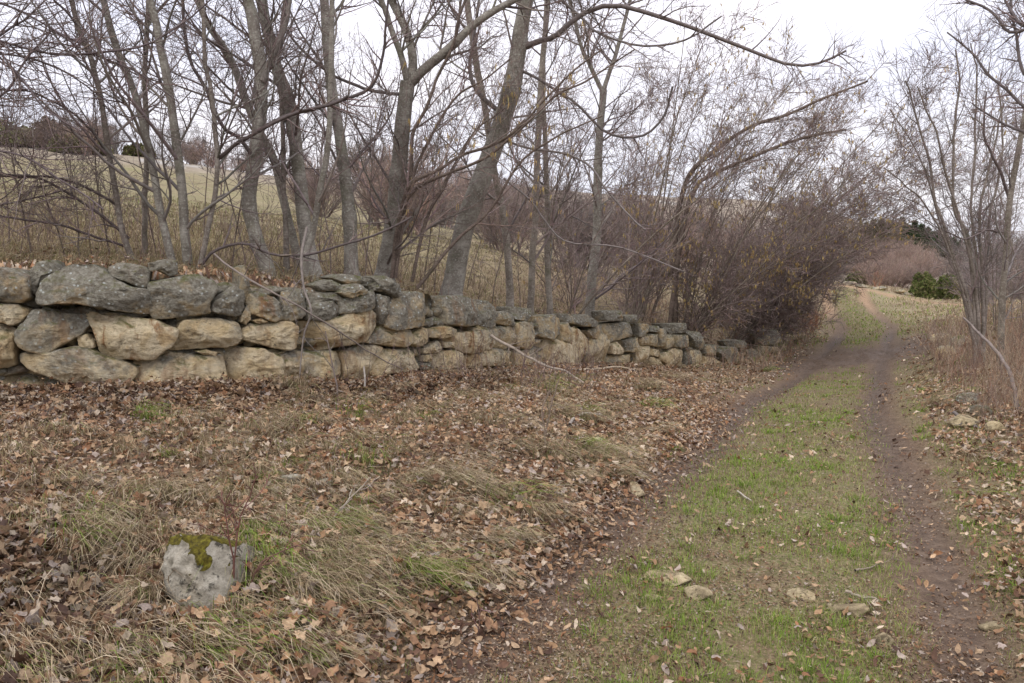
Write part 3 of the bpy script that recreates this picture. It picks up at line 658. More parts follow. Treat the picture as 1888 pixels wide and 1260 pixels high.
class Wood:
    """collects stems then crowns for one tree"""
    def __init__(s, name, label, cat, group, base, seed):
        s.e = empty(name, base, label, cat, group); s.r = np.random.default_rng(seed); s.st = []; s.crown = Geo(); s.tips = []; s.k = max(1.0, base[1] / 9.0)
    def stem(s, path, r0, r1, sides=12, name='trunk', flare=1.6, tint=(1, 1, 1)):
        if flare > 1.01:
            hz = float(H(path[:1, 0], path[:1, 1])[0]) - .08
            if path[0, 2] > hz:
                p0 = path[0].copy(); p0[2] = hz; k_ = max(1, int((path[0, 2] - hz) / .12)); path = np.vstack([p0 + (path[0] - p0) * np.linspace(0, 1, k_ + 1)[:-1, None], path])
        r0 *= .88; r1 *= .88; n = len(path); t = np.linspace(0, 1, n); rad = r0 * (1 - t) + r1 * t
        rad = rad * (1 + (flare - 1) * np.exp(-t / .045)) * (1 + .06 * fbm(t * 16 + s.r.uniform(0, 50), t * 0, seed=4)) * (1 + .18 * np.exp(-((t - s.r.uniform(.2, .8)) / .02) ** 2))
        m = n * 3; tt = np.linspace(0, 1, m); path2 = np.stack([np.interp(tt, t, path[:, k]) for k in range(3)], 1)
        path2 = smooth_line(path, m); rad2 = np.interp(tt, t, rad)
        V, Q = tubes(path2[None], rad2[None], sides)
        V = V + (V - np.repeat(path2, sides, 0)) * (.10 * fbm(V[:, 0] * 9, V[:, 1] * 9, V[:, 2] * 3, seed=6))[:, None]
        g = Geo(); g.add(V, Q, np.array(tint, float)); g.build(name, M_BARK, s.e); s.st.append((path, rad))
        return path, rad
    def branch(s, pts, d0, d1, r0, r1, col=(.12, .092, .085), kids=10, n=20, L1=(.3, .9)):
        p = stem_path(pts, d0, d1, n, .02, s.r); rad = np.linspace(r0, r1, n)
        V, Q = tubes(p[None], rad[None], 6); s.crown.add(V, Q, np.array(col)); s.twigs(p[None], rad[None], kids, L1, 4)
    def twigs(s, p, rad, n2, L2, n3, L3=(.1, .4), t0=.1, up=.03, col=(.185, .143, .13), droop=0, bias=None, n4=0):
        a, ra = spawn(p, rad, n2, L2, (.5, 1.1), 7, s.r, t0=t0, up=up, wig=.13, bias=bias, rmin=.002 * s.k); V, Q = tubes(a, ra, 4); s.crown.add(V, Q, twigcol(s.r, len(a), 7 * 4, col))
        b, rb = spawn(a, ra, n3, L3, (.4, 1.0), 5, s.r, t0=.15, up=up * .8, wig=.14, rmin=.0017 * s.k); V, Q = tubes(b, rb, 3); s.crown.add(V, Q, twigcol(s.r, len(b), 5 * 3, col))
        s.tips.append(b)
        if n4:
            c, rc_ = spawn(b, rb, n4, (L3[0] * .4, L3[1] * .45), (.4, 1.), 3, s.r, t0=.2, up=up, wig=.1, rmin=.0014 * s.k); V, Q = tubes(c, rc_, 3); s.crown.add(V, Q, twigcol(s.r, len(c), 9, col)); s.tips.append(c)
        return a
    def grow(s, n1=16, L1=(.8, 2.2), n2=8, L2=(.3, .9), n3=5, t0=.3, up=.05, ang=(.5, 1.1), col=(.185, .143, .13), bias=None, only=None, n4=0, L3=(.1, .4), col1=(.19, .165, .145)):
        for k, (p, rad) in enumerate(s.st):
            if only is not None and k not in only: continue
            a, ra = spawn(p[None], rad[None], n1, L1, ang, 11, s.r, t0=t0, up=up, wig=.10, bias=bias, rfac=.5)
            V, Q = tubes(a, ra, 6); s.crown.add(V, Q, twigcol(s.r, len(a), 66, col1)); s.twigs(a, ra, n2, L2, n3, up=up * .7, col=col, n4=n4, L3=L3)
    def catkins(s, count, col=(.42, .31, .13), ln=(.035, .07), rad=.0042, filt=None, obj_parent=None):
        rad = rad * max(1., s.k * .8); ln = (ln[0] * 1.25, ln[1] * 1.35)
        tp = np.concatenate([x[:, -1] for x in s.tips] + [x[:, x.shape[1] // 2] for x in s.tips])
        if filt is not None: tp = tp[filt(tp)]
        if len(tp) == 0: return None
        # catkins hang in small clusters, so pick cluster centres first
        cc = fbm(tp[:, 0] * 1.3, tp[:, 1] * 1.3, tp[:, 2] * 1.3, seed=61); order = np.argsort(-cc + s.r.normal(0, .35, len(tp)))
        tp = tp[order[:max(1, count // 3)]]; tp = tp[s.r.integers(0, len(tp), count)] + s.r.normal(0, .012, (count, 3))
        l = s.r.uniform(ln[0], ln[1], count); sw = s.r.normal(0, .15, (count, 2))
        k = 4; p = np.repeat(tp[:, None], k, 1); f = np.linspace(0, 1, k)
        p[:, :, 2] -= f[None] * l[:, None]; p[:, :, 0] += sw[:, :1] * l[:, None] * f[None] ** 1.5; p[:, :, 1] += sw[:, 1:] * l[:, None] * f[None] ** 1.5
        rr_ = np.broadcast_to(np.array([.4, 1, .95, .35]) * rad, (count, k)); V, Q = tubes(p, rr_, 4)
        g = Geo(); g.add(V, Q, twigcol(s.r, count, 16, col, .35)); return g
    def done(s, cat_geo=None):
        c = s.crown.build('crown', M_TWIG, s.e)
        if cat_geo: tag(cat_geo.build('catkins', M_CATKIN, c), kind='stuff')

def px_r(wpx, d): return wpx / 2 / FPX * d

def ext(pts, dy=-160, lean=0):
    """carry a stem on above the frame the way it was going"""
    (x1, y1), (x2, y2) = pts[-2], pts[-1]; l = math.hypot(x2 - x1, y2 - y1); ux, uy = (x2 - x1) / l, (y2 - y1) / l
    return pts + [(x2 + ux * 90 + lean, y2 + uy * 90), (x2 + ux * 200 + 2 * lean, y2 + uy * 210)]

TG = 'trees growing behind the dry stone wall'
def trees():
    # two pale trunks side by side, one large crooked
    W = Wood('tree', 'thick crooked grey trunk bending like an S, left of centre behind the wall', 'tree', TG, P(495, 528, 9.4), 11)
    W.stem(stem_path(ext([(497, 532), (491, 495), (475, 446), (459, 371), (470, 300), (481, 206), (480, 124), (466, 41), (458, 0)]), 9.3, 9.6, 30, .015, W.r), px_r(31, 9.3), px_r(22, 9.3))
    W.branch([(462, 285), (440, 255), (413, 235), (380, 161), (351, 111), (340, 50), (336, -20), (330, -90)], 9.3, 8.9, px_r(8, 9), px_r(5, 9), (.09, .07, .065), 12)
    W.branch([(484, 150), (500, 110), (525, 50), (535, 0), (540, -70)], 9.4, 9.6, px_r(14, 9), px_r(8, 9), (.16, .14, .12), 10)
    W.branch([(478, 240), (530, 215), (611, 191), (678, 164), (704, 107), (713, 44), (722, -40)], 9.2, 8.6, px_r(8, 9), px_r(4, 9), (.11, .09, .085), 14)
    W.grow(12, (.8, 2.), 8, (.3, .8), 5, t0=.35); W.done()
    W = Wood('tree', 'straight grey trunk leaning left, rising beside a cut stub over the mossy wall top', 'tree', TG, P(580, 524, 9.9), 12)
    W.stem(stem_path(ext([(582, 530), (572, 470), (560, 400), (549, 300), (533, 190), (512, 130), (494, 60), (482, 0)]), 9.9, 10.2, 28, .015, W.r), px_r(30, 9.9), px_r(20, 9.9))
    W.stem(stem_path([(566, 535), (562, 480), (576, 430), (589, 360), (603, 280), (609, 180), (612, 60), (614, -40), (616, -150)], 9.6, 9.3, 24, .012, W.r), px_r(15, 9.6), px_r(8, 9.6), name='trunk')
    W.grow(12, (.8, 2.), 8, (.3, .8), 5, t0=.3); W.done()
    W = Wood('tree', 'slim pale trunk curving gently left with a dark knot near its foot', 'tree', TG, P(647, 500, 10.6), 13)
    W.stem(stem_path(ext([(648, 508), (647, 470), (644, 400), (638, 333), (629, 267), (615, 178), (603, 89), (597, 0)]), 10.5, 10.8, 28, .02, W.r), px_r(30, 10.5), px_r(15, 10.5))
    W.grow(14, (.8, 2.2), 8, (.3, .8), 5, t0=.3); W.done()
    W = Wood('tree', 'grey tree forking high into three limbs above the wall centre', 'tree', TG, P(713, 500, 11.4), 14)
    W.stem(stem_path([(708, 512), (713, 480), (727, 400), (735, 311), (744, 222), (752, 150)], 11.3, 11.3, 24, .015, W.r), px_r(38, 11.3), px_r(30, 11.3))
    W.stem(stem_path(ext([(752, 160), (742, 111), (727, 67), (713, 27), (704, 0)]), 11.3, 11.0, 18, .015, W.r), px_r(14, 11.3), px_r(8, 11.3), flare=1, name='limb')
    W.stem(stem_path(ext([(754, 160), (762, 118), (755, 75), (738, 30), (722, 0)]), 11.3, 11.5, 18, .015, W.r), px_r(20, 11.3), px_r(13, 11.3), flare=1, name='limb')
    W.stem(stem_path([(752, 158), (784, 127), (829, 89), (878, 44), (940, 4), (1000, -30), (1060, -80)], 11.3, 11.0, 20, .015, W.r), px_r(22, 11.3), px_r(8, 11.3), flare=1, name='limb')
    W.branch([(742, 175), (700, 170), (650, 155), (600, 130), (555, 90), (520, 40)], 11.3, 10.8, px_r(7, 11), px_r(4, 11), (.14, .12, .11), 10)
    W.grow(10, (.8, 2.2), 8, (.3, .8), 5, t0=.15); W.done()
    W = Wood('tree', 'thickest grey trunk, leaning right from the wall centre', 'tree', TG, P(838, 530, 12.0), 15)
    W.stem(stem_path(ext([(832, 545), (838, 515), (855, 422), (887, 333), (918, 249), (940, 178), (953, 111), (963, 44), (971, 0)]), 12.0, 12.0, 30, .015, W.r), px_r(47, 12), px_r(25, 12), flare=1.25)
    W.branch([(961, 90), (1000, 74), (1024, 67), (1071, 29), (1133, 10), (1205, 29), (1286, 55), (1381, 92), (1452, 119), (1510, 116), (1560, 95)], 12, 11.0, px_r(11, 12), px_r(4, 11), (.15, .125, .115), 26, L1=(.4, 1.0))
    W.branch([(930, 215), (880, 170), (868, 130), (870, 90), (880, 30), (890, -40)], 12, 12.4, px_r(9, 12), px_r(5, 12), (.15, .13, .12), 10)
    W.branch([(958, 130), (1000, 150), (1060, 190), (1120, 245), (1180, 252), (1225, 215), (1240, 160)], 12, 11.2, px_r(6, 12), px_r(4, 11), (.14, .12, .11), 14)
    W.branch([(900, 240), (960, 270), (1040, 285), (1086, 305), (1119, 352), (1171, 410), (1190, 425)], 12, 11.0, px_r(5, 12), px_r(3, 11), (.2, .175, .16), 12, L1=(.2, .6))
    W.branch([(930, 330), (980, 370), (1010, 414), (1048, 448), (1133, 455), (1200, 478), (1260, 500)], 12, 11.6, px_r(4, 12), px_r(3, 11), (.2, .175, .16), 14, L1=(.2, .7))
    W.branch([(962, 0), (1010, -15), (1080, 40), (1100, 60), (1180, 85), (1260, 75), (1330, 30)], 12, 11, px_r(6, 12), px_r(3, 11), (.16, .14, .13), 14)
    W.grow(14, (.8, 2.4), 8, (.3, .9), 5, t0=.4, bias=(.04, 0, -.02)); W.done()
    # left hand group
    left = [('slender dark stem curving left from the mossy top stones at far left', [(248, 492), (225, 425), (210, 330), (194, 231), (173, 124), (153, 70), (132, 0)], 9.0, 12, 9),
            ('grey sapling trunk slanting far left across the field behind', [(326, 505), (322, 490), (297, 392), (272, 268), (248, 173), (223, 103), (198, 25), (190, 0)], 9.0, 17, 10),
            ('thin upright stem crossing behind the slanting grey trunk', [(266, 492), (268, 440), (267, 371), (270, 289), (268, 165), (271, 60), (273, 0)], 9.6, 12, 8),
            ('smooth pale trunk beside two thin purple stems, over the squared grey capstone', [(350, 505), (345, 470), (338, 371), (326, 268), (314, 165), (293, 74), (276, 0)], 9.1, 20, 12),
            ('thin purplish stem leaning apart from the smooth pale trunk', [(366, 502), (380, 440), (400, 340), (398, 248), (388, 165), (376, 103), (374, 0)], 9.0, 11, 7),
            ('straight narrow stem just right of the thick crooked trunk', [(529, 525), (526, 400), (522, 300), (520, 200), (512, 140), (520, 60), (528, 0)], 9.9, 11, 7),
            ('grey stem passing behind the thick crooked trunk and leaning left', [(556, 500), (535, 420), (505, 300), (478, 240), (455, 190), (437, 136), (417, 95), (384, 45), (363, 0)], 10.8, 18, 12)]
    for k, (lab, pts, d, w0, w1) in enumerate(left):
        W = Wood('tree', lab, 'tree', TG, P(*pts[0], d), 30 + k)
        W.stem(stem_path(ext(pts), d, d + .3 * (k % 3 - 1), 28, .02, W.r), px_r(w0, d), px_r(w1, d), 10, tint=(.9, .85, .85) if w0 < 13 else (1, 1, 1))
        if k == 0:
            W.branch([(215, 380), (160, 345), (110, 330), (60, 325), (0, 320), (-60, 300)], d, d - .8, px_r(6, 8), px_r(3, 8), (.085, .065, .06), 12)
            W.branch([(235, 455), (170, 435), (110, 415), (50, 405), (-40, 398)], d, d - .9, px_r(6, 8), px_r(4, 8), (.085, .065, .06), 12)
            W.branch([(238, 440), (190, 400), (130, 360), (70, 330), (20, 325), (-30, 320)], d, d - .6, px_r(7, 8), px_r(4, 8), (.085, .065, .06), 12)
            W.branch([(205, 300), (170, 240), (120, 200), (60, 170), (0, 165)], d, d - .6, px_r(5, 8), px_r(3, 8), (.085, .065, .06), 12)
        if k == 4:
            W.branch([(404, 293), (440, 262), (500, 232), (560, 205), (611, 191), (640, 178)], d, d - .4, px_r(7, 9), px_r(5, 9), (.10, .08, .075), 8)
            W.branch([(368, 495), (400, 460), (450, 450), (500, 470), (560, 472), (620, 455), (700, 430), (760, 400)], d, d, px_r(6, 9), px_r(4, 9), (.10, .08, .075), 14, L1=(.2, .6))
        W.grow(11 if k else 14, (.7, 2.0), 9, (.3, .9), 5, t0=.2); W.done()
    # long limbs reaching in from a tree beyond the left edge
    W = Wood('tree', 'tree beyond the left edge whose long thin arching limbs reach into view', 'tree', TG, P(-260, 480, 8.3), 50)
    W.stem(stem_path([(-262, 500), (-240, 350), (-180, 180), (-140, 40), (-110, -120)], 8.3, 8.2, 24, .02, W.r), px_r(40, 8.3), px_r(20, 8.3))
    for pts, w_ in (([(-160, 60), (-60, 60), (0, 75), (103, 101), (186, 95), (268, 83), (342, 41), (400, -10)], 6), ([(-200, 230), (-90, 120), (0, 65), (60, 25), (110, -30)], 6), ([(-190, 250), (-80, 210), (10, 170), (50, 110), (90, 60)], 6),
                   ([(-150, 40), (-60, 90), (60, 110), (150, 150), (210, 200)], 5), ([(-210, 300), (-90, 280), (30, 285), (110, 330), (190, 385)], 5), ([(-220, 380), (-100, 375), (0, 378), (90, 360), (160, 340)], 5),
                   ([(-130, -30), (-40, -10), (60, 30), (150, 90), (250, 130), (330, 190)], 5), ([(-140, 20), (-40, 60), (30, 130), (80, 200), (150, 240)], 5)):
        W.branch(pts, 8.2, 7.6 + W.r.uniform(0, 1.2), px_r(w_, 8), px_r(2.6, 8), (.115, .09, .09), 30, L1=(.3, 1.1))
    W.done()
    # right of centre
    rightish = [('grey stem immediately right of the thickest leaning trunk', [(940, 540), (931, 422), (915, 330), (893, 200), (873, 89), (862, 0)], 13.2, 16, 10),
                ('upright grey stem right of centre with moss at its foot', [(978, 560), (982, 480), (989, 378), (993, 222), (1005, 60), (1010, 0)], 13.8, 15, 8),
                ('straight stem paired close with the upright stem to its left', [(1014, 560), (1010, 480), (1007, 355), (1003, 233), (1002, 133), (1012, 0)], 14.2, 13, 7)]
    for k, (lab, pts, d, w0, w1) in enumerate(rightish):
        W = Wood('tree', lab, 'tree', TG, P(*pts[0], d), 60 + k)
        W.stem(stem_path(ext(pts), d, d, 28, .03, W.r), px_r(w0, d), px_r(w1, d), 10, tint=(.95, .9, .88)); W.grow(16, (.8, 2.4), 8, (.3, .9), 5, t0=.2); W.done()
    W = Wood('tree', 'tree right of centre whose trunk splits in a narrow V against the sky', 'tree', TG, P(1090, 570, 16), 64)
    W.stem(stem_path([(1088, 580), (1094, 500), (1100, 428), (1102, 285), (1112, 166)], 16, 16, 24, .03, W.r), px_r(22, 16), px_r(15, 16))
    W.stem(stem_path(ext([(1112, 170), (1090, 125), (1071, 85), (1050, 0)]), 16, 15.8, 16, .02, W.r), px_r(9, 16), px_r(6, 16), flare=1, name='limb')
    W.stem(stem_path(ext([(1112, 170), (1125, 130), (1138, 95), (1162, 0)]), 16, 16.2, 16, .02, W.r), px_r(10, 16), px_r(6, 16), flare=1, name='limb')
    W.grow(16, (.8, 2.4), 8, (.3, .9), 5, t0=.15); W.done()
trees()

# ------------------------------------------------------------------ hazels
def hazel(label, px, py, d, n, height, lean, seed, cats, spread=.55, name='hazel', group='hazel shrubs with catkins along the wall', traced=(), catf=None, low=True, col=(.225, .172, .150), dens=1.):
    b = ground(px, py, d); W = Wood(name, label, 'shrub', group, b, seed); r = W.r
    for pts, w0, w1, dd in traced:
        p = stem_path(pts, d, d + dd, 24, .02, r); W.stem(p, px_r(w0, d), px_r(w1, d), 7, 'stem', 1.0, (.6, .5, .48))
    P_, R_ = [], []
    for k in range(n):
        a = r.uniform(0, 2 * math.pi); s_ = r.uniform(.15, 1) * spread
        dr = np.array([math.cos(a) * s_ + lean[0], math.sin(a) * s_ * .8 + lean[1], 1.0]); dr /= np.linalg.norm(dr)
        Ln = height * r.uniform(.7, 1.3); m = 20; p = np.zeros((m, 3)); p[0] = b + np.array([math.cos(a), math.sin(a), 0]) * r.uniform(0, .3) - np.array([0, 0, .05])
        for i in range(1, m):
            dr = dr + r.normal(0, .035, 3) + np.array([lean[0], lean[1], 0]) * .03; dr[2] -= .008 * (1 + s_)
            dr /= np.linalg.norm(dr); p[i] = p[i - 1] + dr * Ln / m
        W.stem(p, r.uniform(.016, .036) * (.55 if not low else 1), .005, 7, 'stem', 1.15, (.85, .77, .72))
    W.grow(int(13 * dens), (.6, 2.0), 8, (.3, .85), 4, t0=.12, up=.05, ang=(.35, .9), bias=(lean[0] * .06, lean[1] * .06, 0), n4=0, col=col, L3=(.1, .38), col1=col)
    if low:   # dense low shoots at the foot
        st = np.array([smooth_line(p, 20) for p, _ in W.st[-n:]]); sr = np.array([np.interp(np.linspace(0, 1, 20), np.linspace(0, 1, len(q)), q) for _, q in W.st[-n:]])
        a, ra = spawn(st, sr, 4, (.4, 1.2), (.4, 1.0), 8, r, t0=.03, t1=.3, up=.07); V, Q = tubes(a, ra, 4); W.crown.add(V, Q, twigcol(r, len(a), 32, col)); W.twigs(a, ra, 6, (.2, .6), 4, col=col)
    g = W.catkins(int(cats * 1.9), filt=catf) if cats else None
    W.done(g)
hazel('dark leaning hazel with purplish stems fanning right in front of the thickest trunk', 722, 508, 11.0, 0, 3.6, (.5, 0), 201, 260, .5, low=False, dens=.8, traced=[
    ([(722, 512), (728, 440), (740, 385), (758, 338), (811, 311), (856, 284), (927, 258), (989, 200), (1056, 133), (1110, 90)], 9, 3, -.6),
    ([(724, 512), (735, 430), (745, 380), (784, 338), (882, 298), (944, 253), (1024, 178), (1080, 150), (1170, 90)], 9, 3, -.3),
    ([(726, 512), (745, 400), (758, 329), (762, 249), (789, 196), (807, 142), (842, 67), (850, 0), (860, -60)], 9, 4, .2),
    ([(728, 512), (752, 360), (767, 311), (802, 240), (842, 178), (887, 151), (940, 110)], 8, 3, .1),
    ([(760, 520), (789, 400), (820, 338), (870, 250), (930, 200)], 8, 3, .6), ([(770, 530), (830, 455), (900, 390), (960, 300), (1030, 250), (1110, 215)], 8, 3, .5)])
hazel('hazel leaning right just behind the wall under the V shaped tree', 1040, 560, 15.0, 3, 4.2, (.25, -.05), 203, 160, .5)
hazel('hazel with golden catkins above the mossy topped upright slabs', 1150, 585, 17.8, 6, 5.4, (.2, -.05), 205, 420, .5)
hazel('tall hazel at the back of the thicket, stems straight against the sky', 1180, 560, 21.0, 8, 7.0, (.1, 0), 206, 500, .35)
hazel('dense hazel over the lowest stretch of wall, hung with golden catkins', 1270, 605, 20.2, 15, 6.4, (.42, -.06), 207, 1300, .5, traced=[
    ([(1245, 610), (1245, 440), (1262, 345), (1290, 300), (1340, 262), (1390, 232), (1450, 212), (1520, 180), (1600, 150)], 12, 4, -1.), ([(1235, 600), (1255, 450), (1280, 350), (1320, 320), (1400, 285), (1480, 255), (1560, 240)], 11, 4, -1.2)])
hazel('arching hazel overhanging the bend, longest branches reaching over the track', 1350, 620, 22.3, 16, 7.4, (.62, -.03), 208, 1700, .42)
hazel('tall slender hazel seen between the arching ones, topped with tan catkins', 1330, 590, 25.0, 10, 8.4, (.45, 0), 209, 700, .35)
hazel('last hazel before the muddy hollow, its twigs spread low beside the track', 1425, 630, 25.5, 11, 4.6, (.22, 0), 210, 700, .5)
hazel('reddish hazel beyond the wall end at the bend of the track', 1490, 600, 30.0, 8, 4.6, (.05, 0), 211, 300, .45)
hazel('small low hazel at the very end of the tumbled wall', 1400, 640, 24.6, 5, 2.2, (.1, -.1), 212, 150, .7)
hazel('bushy hazel behind the wall between the paired stems and the V shaped tree', 1060, 540, 19.0, 3, 4.5, (.1, 0), 213, 90, .5)

ORD = ['first', 'second', 'third', 'fourth', 'fifth', 'sixth', 'seventh', 'eighth', 'ninth', 'tenth', 'eleventh', 'twelfth', 'thirteenth', 'fourteenth', 'fifteenth', 'sixteenth', 'seventeenth', 'eighteenth', 'nineteenth', 'twentieth']
# thin saplings standing between the big trunks
sap = [(60, 8.6, 2.2), (120, 8.8, 1.4), (150, 8.7, 1.3), (205, 9.2, 2.6), (290, 9.8, 2.8), (425, 9.5, 2.2), (455, 10, 3.2), (610, 10.3, 3.6), (672, 10.4, 3.4), (690, 11.8, 3.4), (780, 12, 3.0), (800, 12.8, 3.2), (905, 13.0, 3.2), (960, 14.5, 3.8), (1050, 15.4, 3.6), (20, 9.6, 2.0), (240, 11.5, 3.4), (380, 12, 3.6), (590, 12.5, 3.8), (860, 15, 4.)]
for k, (px, d, h) in enumerate(sap):
    b = ground(px, 500, d); W = Wood('sapling', 'thin bare sapling, %s from the left of those among the trunks behind the wall' % ORD[sorted(q[0] for q in sap).index(px)], 'sapling', 'thin saplings between the trunks', b, 300 + k); r = W.r
    dr = np.array([r.normal(0, .12), r.normal(0, .08), 1.]); p = [b]
    for i in range(14): dr = dr + r.normal(0, .05, 3); dr /= np.linalg.norm(dr); p.append(p[-1] + dr * h / 14)
    W.stem(np.array(p), .011, .004, 6, 'stem', 1.2, (.7, .6, .6)); W.grow(12, (.3, 1.0), 6, (.15, .5), 3, t0=.15, up=.05); W.done()

# ------------------------------------------------------------------ right verge trees
def right_trees():
    W = Wood('tree', 'cluster of slim grey stems fanning up from one foot on the right verge', 'tree', 'bare trees on the right verge', ground(1800, 640, 12.5), 401)
    for pts, w0, w1, dd in (([(1800, 650), (1790, 580), (1778, 533), (1747, 435), (1724, 369), (1711, 289), (1689, 213), (1670, 150)], 9, 3, .2), ([(1802, 650), (1786, 450), (1762, 391), (1756, 311), (1760, 222), (1769, 147), (1762, 90)], 8, 3, .1),
                        ([(1804, 650), (1795, 500), (1745, 330), (1725, 240), (1690, 160)], 7, 2.5, -.3), ([(1806, 650), (1800, 480), (1790, 380), (1798, 250), (1800, 150), (1790, 80)], 7, 2.5, .5), ([(1812, 650), (1812, 500), (1806, 400), (1830, 280), (1850, 190)], 8, 3, .1),
                        ([(1800, 650), (1770, 520), (1715, 390), (1670, 340), (1630, 310)], 5, 2, -.4), ([(1810, 650), (1820, 520), (1822, 420), (1840, 330), (1850, 260), (1840, 150)], 7, 3, .4), ([(1798, 650), (1760, 480), (1735, 420), (1700, 300), (1640, 200)], 5, 2, .6)):
        W.stem(stem_path(pts, 12.5, 12.5 + dd, 24, .03, W.r), px_r(w0, 12.5), px_r(w1, 12.5), 8, 'stem', 1.2, (.85, .78, .78))
    W.grow(9, (.4, 1.4), 7, (.2, .6), 4, t0=.25, up=.07, ang=(.3, .8)); W.done()
    W = Wood('tree', 'single taller grey trunk near the right edge with side branches', 'tree', 'bare trees on the right verge', ground(1846, 660, 11), 402)
    W.stem(stem_path([(1844, 690), (1846, 600), (1852, 500), (1858, 422), (1867, 333), (1884, 244), (1900, 150), (1920, 30), (1940, -80)], 11, 10.6, 26, .02, W.r), px_r(14, 11), px_r(8, 11), tint=(.9, .85, .82))
    W.branch([(1862, 370), (1845, 320), (1830, 290), (1815, 240), (1818, 170)], 11, 10.8, px_r(6, 11), px_r(3, 11), kids=8)
    W.branch([(1855, 430), (1820, 425), (1780, 440), (1740, 425)], 11, 10.5, px_r(4, 11), px_r(2, 11), kids=8, L1=(.2, .5))
    W.grow(16, (.4, 1.4), 7, (.2, .6), 4, t0=.15, up=.05); W.done()
    W = Wood('tree', 'tree beyond the right edge whose knobbly upper branches reach into the corner', 'tree', 'bare trees on the right verge', ground(2080, 800, 7.5), 403)
    W.stem(stem_path([(2080, 900), (2070, 600), (2040, 330), (2010, 100), (1980, -100)], 7.5, 7.6, 24, .02, W.r), px_r(40, 7.5), px_r(18, 7.5))
    for pts in ([(2030, 300), (1960, 250), (1888, 196), (1850, 160), (1813, 124), (1782, 90), (1745, 60)], [(2020, 200), (1950, 170), (1888, 135), (1872, 60), (1864, 0), (1850, -60)], [(2030, 330), (1950, 270), (1888, 246), (1840, 225), (1790, 190)], [(2000, 60), (1930, 40), (1868, 62), (1830, 25), (1780, 0), (1740, -20)], [(1990, 0), (1900, 50), (1860, 10), (1840, -40)]):
        W.branch(pts, 7.6, 8.2, px_r(8, 7.8), px_r(3, 8), (.12, .10, .095), 16, L1=(.15, .5))
    W.done()
    specs = [(1872, 640, 14, 3, 4.6, 'slim stems crowding behind the single taller right trunk'), (1800, 580, 24, 3, 4.2, 'bare shrub standing just behind the right stem cluster'),
             (1890, 620, 18, 4, 5.5, 'pale bare shrub at the right edge behind the slim stems'), (1840, 600, 19, 3, 4.6, 'bluish grey bare shrub between the right trunks against the sky')]
    for k, (px, py, d, n, h, lab) in enumerate(specs):
        hazel(lab, px, py, d, n, h, (0, 0), 420 + k, 0, .4, name='shrub', group='bare shrubs of the right verge', low=False, dens=.7, col=(.27, .225, .205))
right_trees()

# dead leaning stem and sticks
def stick(label, pts, ds, w0, w1, seed, kids=0, col=(.17, .14, .12), name='fallen_branch', cat='branch', lift=0, group=None):
    r = np.random.default_rng(seed); n = 18
    w3 = np.array([P(x, y, dd) for (x, y), dd in zip(pts, ds)]); p = smooth_line(w3, n) + r.normal(0, min(.006, .00035 * abs(pts[-1][0] - pts[0][0]) * .12), (n, 3)); dm = float(np.mean(ds))
    rad = np.linspace(px_r(w0, dm), px_r(w1, dm), n); g = Geo(); V, Q = tubes(p[None], rad[None], 7); g.add(V, Q, np.array(col))
    V, Q = np.array([p[0], p[-1]]), None
    if kids:
        a, ra = spawn(p[None], rad[None], kids, (.1, .4), (.5, 1.1), 6, r, t0=.1, up=.02); V, Q = tubes(a, ra, 4); g.add(V, Q, np.array(col) * .8)
        b_, rb = spawn(a, ra, 2, (.04, .15), (.5, 1.), 4, r, t0=.2); V, Q = tubes(b_, rb, 3); g.add(V, Q, np.array(col) * .8)
    o = g.build(name, M_TWIG, origin=p[0]); tag(o, label, cat, group)
    return o
def on_ground(pts, dguess, lift=.02):
    out = []
    for x, y in pts:
        lo, hi = 1.0, 40.0
        r = ray(x, y)
        ts = np.linspace(1.2, 40, 1200); zz = r[2] / r[1] * ts + EYE; hh = H(r[0] / r[1] * ts, ts) + lift
        k = np.argmax(zz < hh); out.append(float(ts[k]) if zz[k] < hh[k] else dguess)
    return out
stick('broken dead stem leaning left from the brush at the right edge', [(1777, 586), (1800, 610), (1829, 640), (1860, 683), (1872, 730), (1880, 775)], [9.2, 9.0, 8.7, 8.3, 8.1, 8.0], 4, 9, 501, 5, (.19, .155, .135))
stick('thin dead branch slanting down across the face of the wall', [(395, 468), (470, 522), (572, 577), (640, 622), (700, 660), (742, 680)], [8.3, 7.9, 8.0, 8.3, 8.7, 8.9], 4, 2, 502, 8, (.20, .165, .14))
stick('grey forked vine stem hanging in front of the wall below the cut stub', [(566, 420), (556, 470), (560, 530), (574, 575), (560, 620), (552, 700)], [8.7, 8.4, 8.2, 8.05, 8.0, 7.9], 6, 2.5, 503, 6, (.17, .145, .125))
pts = [(905, 620), (950, 645), (1000, 672), (1050, 688), (1082, 712)]; stick('long pale fallen branch sloping from the wall down the leafy bank', pts, [10.6, 10.5, 10.4, 10.3] + on_ground(pts[4:], 10), 6, 3.5, 504, 8, (.30, .25, .20))
pts = [(1065, 683), (1110, 680), (1140, 677), (1172, 682)]; stick('pale curved stick lying at the wall foot below the upright slabs', pts, on_ground(pts, 13, .05), 5, 3, 505, 0, (.42, .34, .24))
pts = [(1050, 783), (1062, 768), (1085, 762), (1110, 766)]; stick('grey hooked stick in the grass of the bank', pts, on_ground(pts, 8, .05), 6, 4, 506, 0, (.33, .29, .25))
pts = [(1560, 1093), (1590, 1100), (1620, 1106), (1640, 1112)]; stick('pale stick lying across the stony patch of the track', pts, on_ground(pts, 3.6, .02), 6, 3, 507, 2, (.30, .25, .19))
pts = [(1575, 1052), (1600, 1048), (1622, 1037)]; stick('small brown twig on the grass ridge of the track', pts, on_ground(pts, 4, .02), 4, 2, 508, 2, (.25, .2, .16))
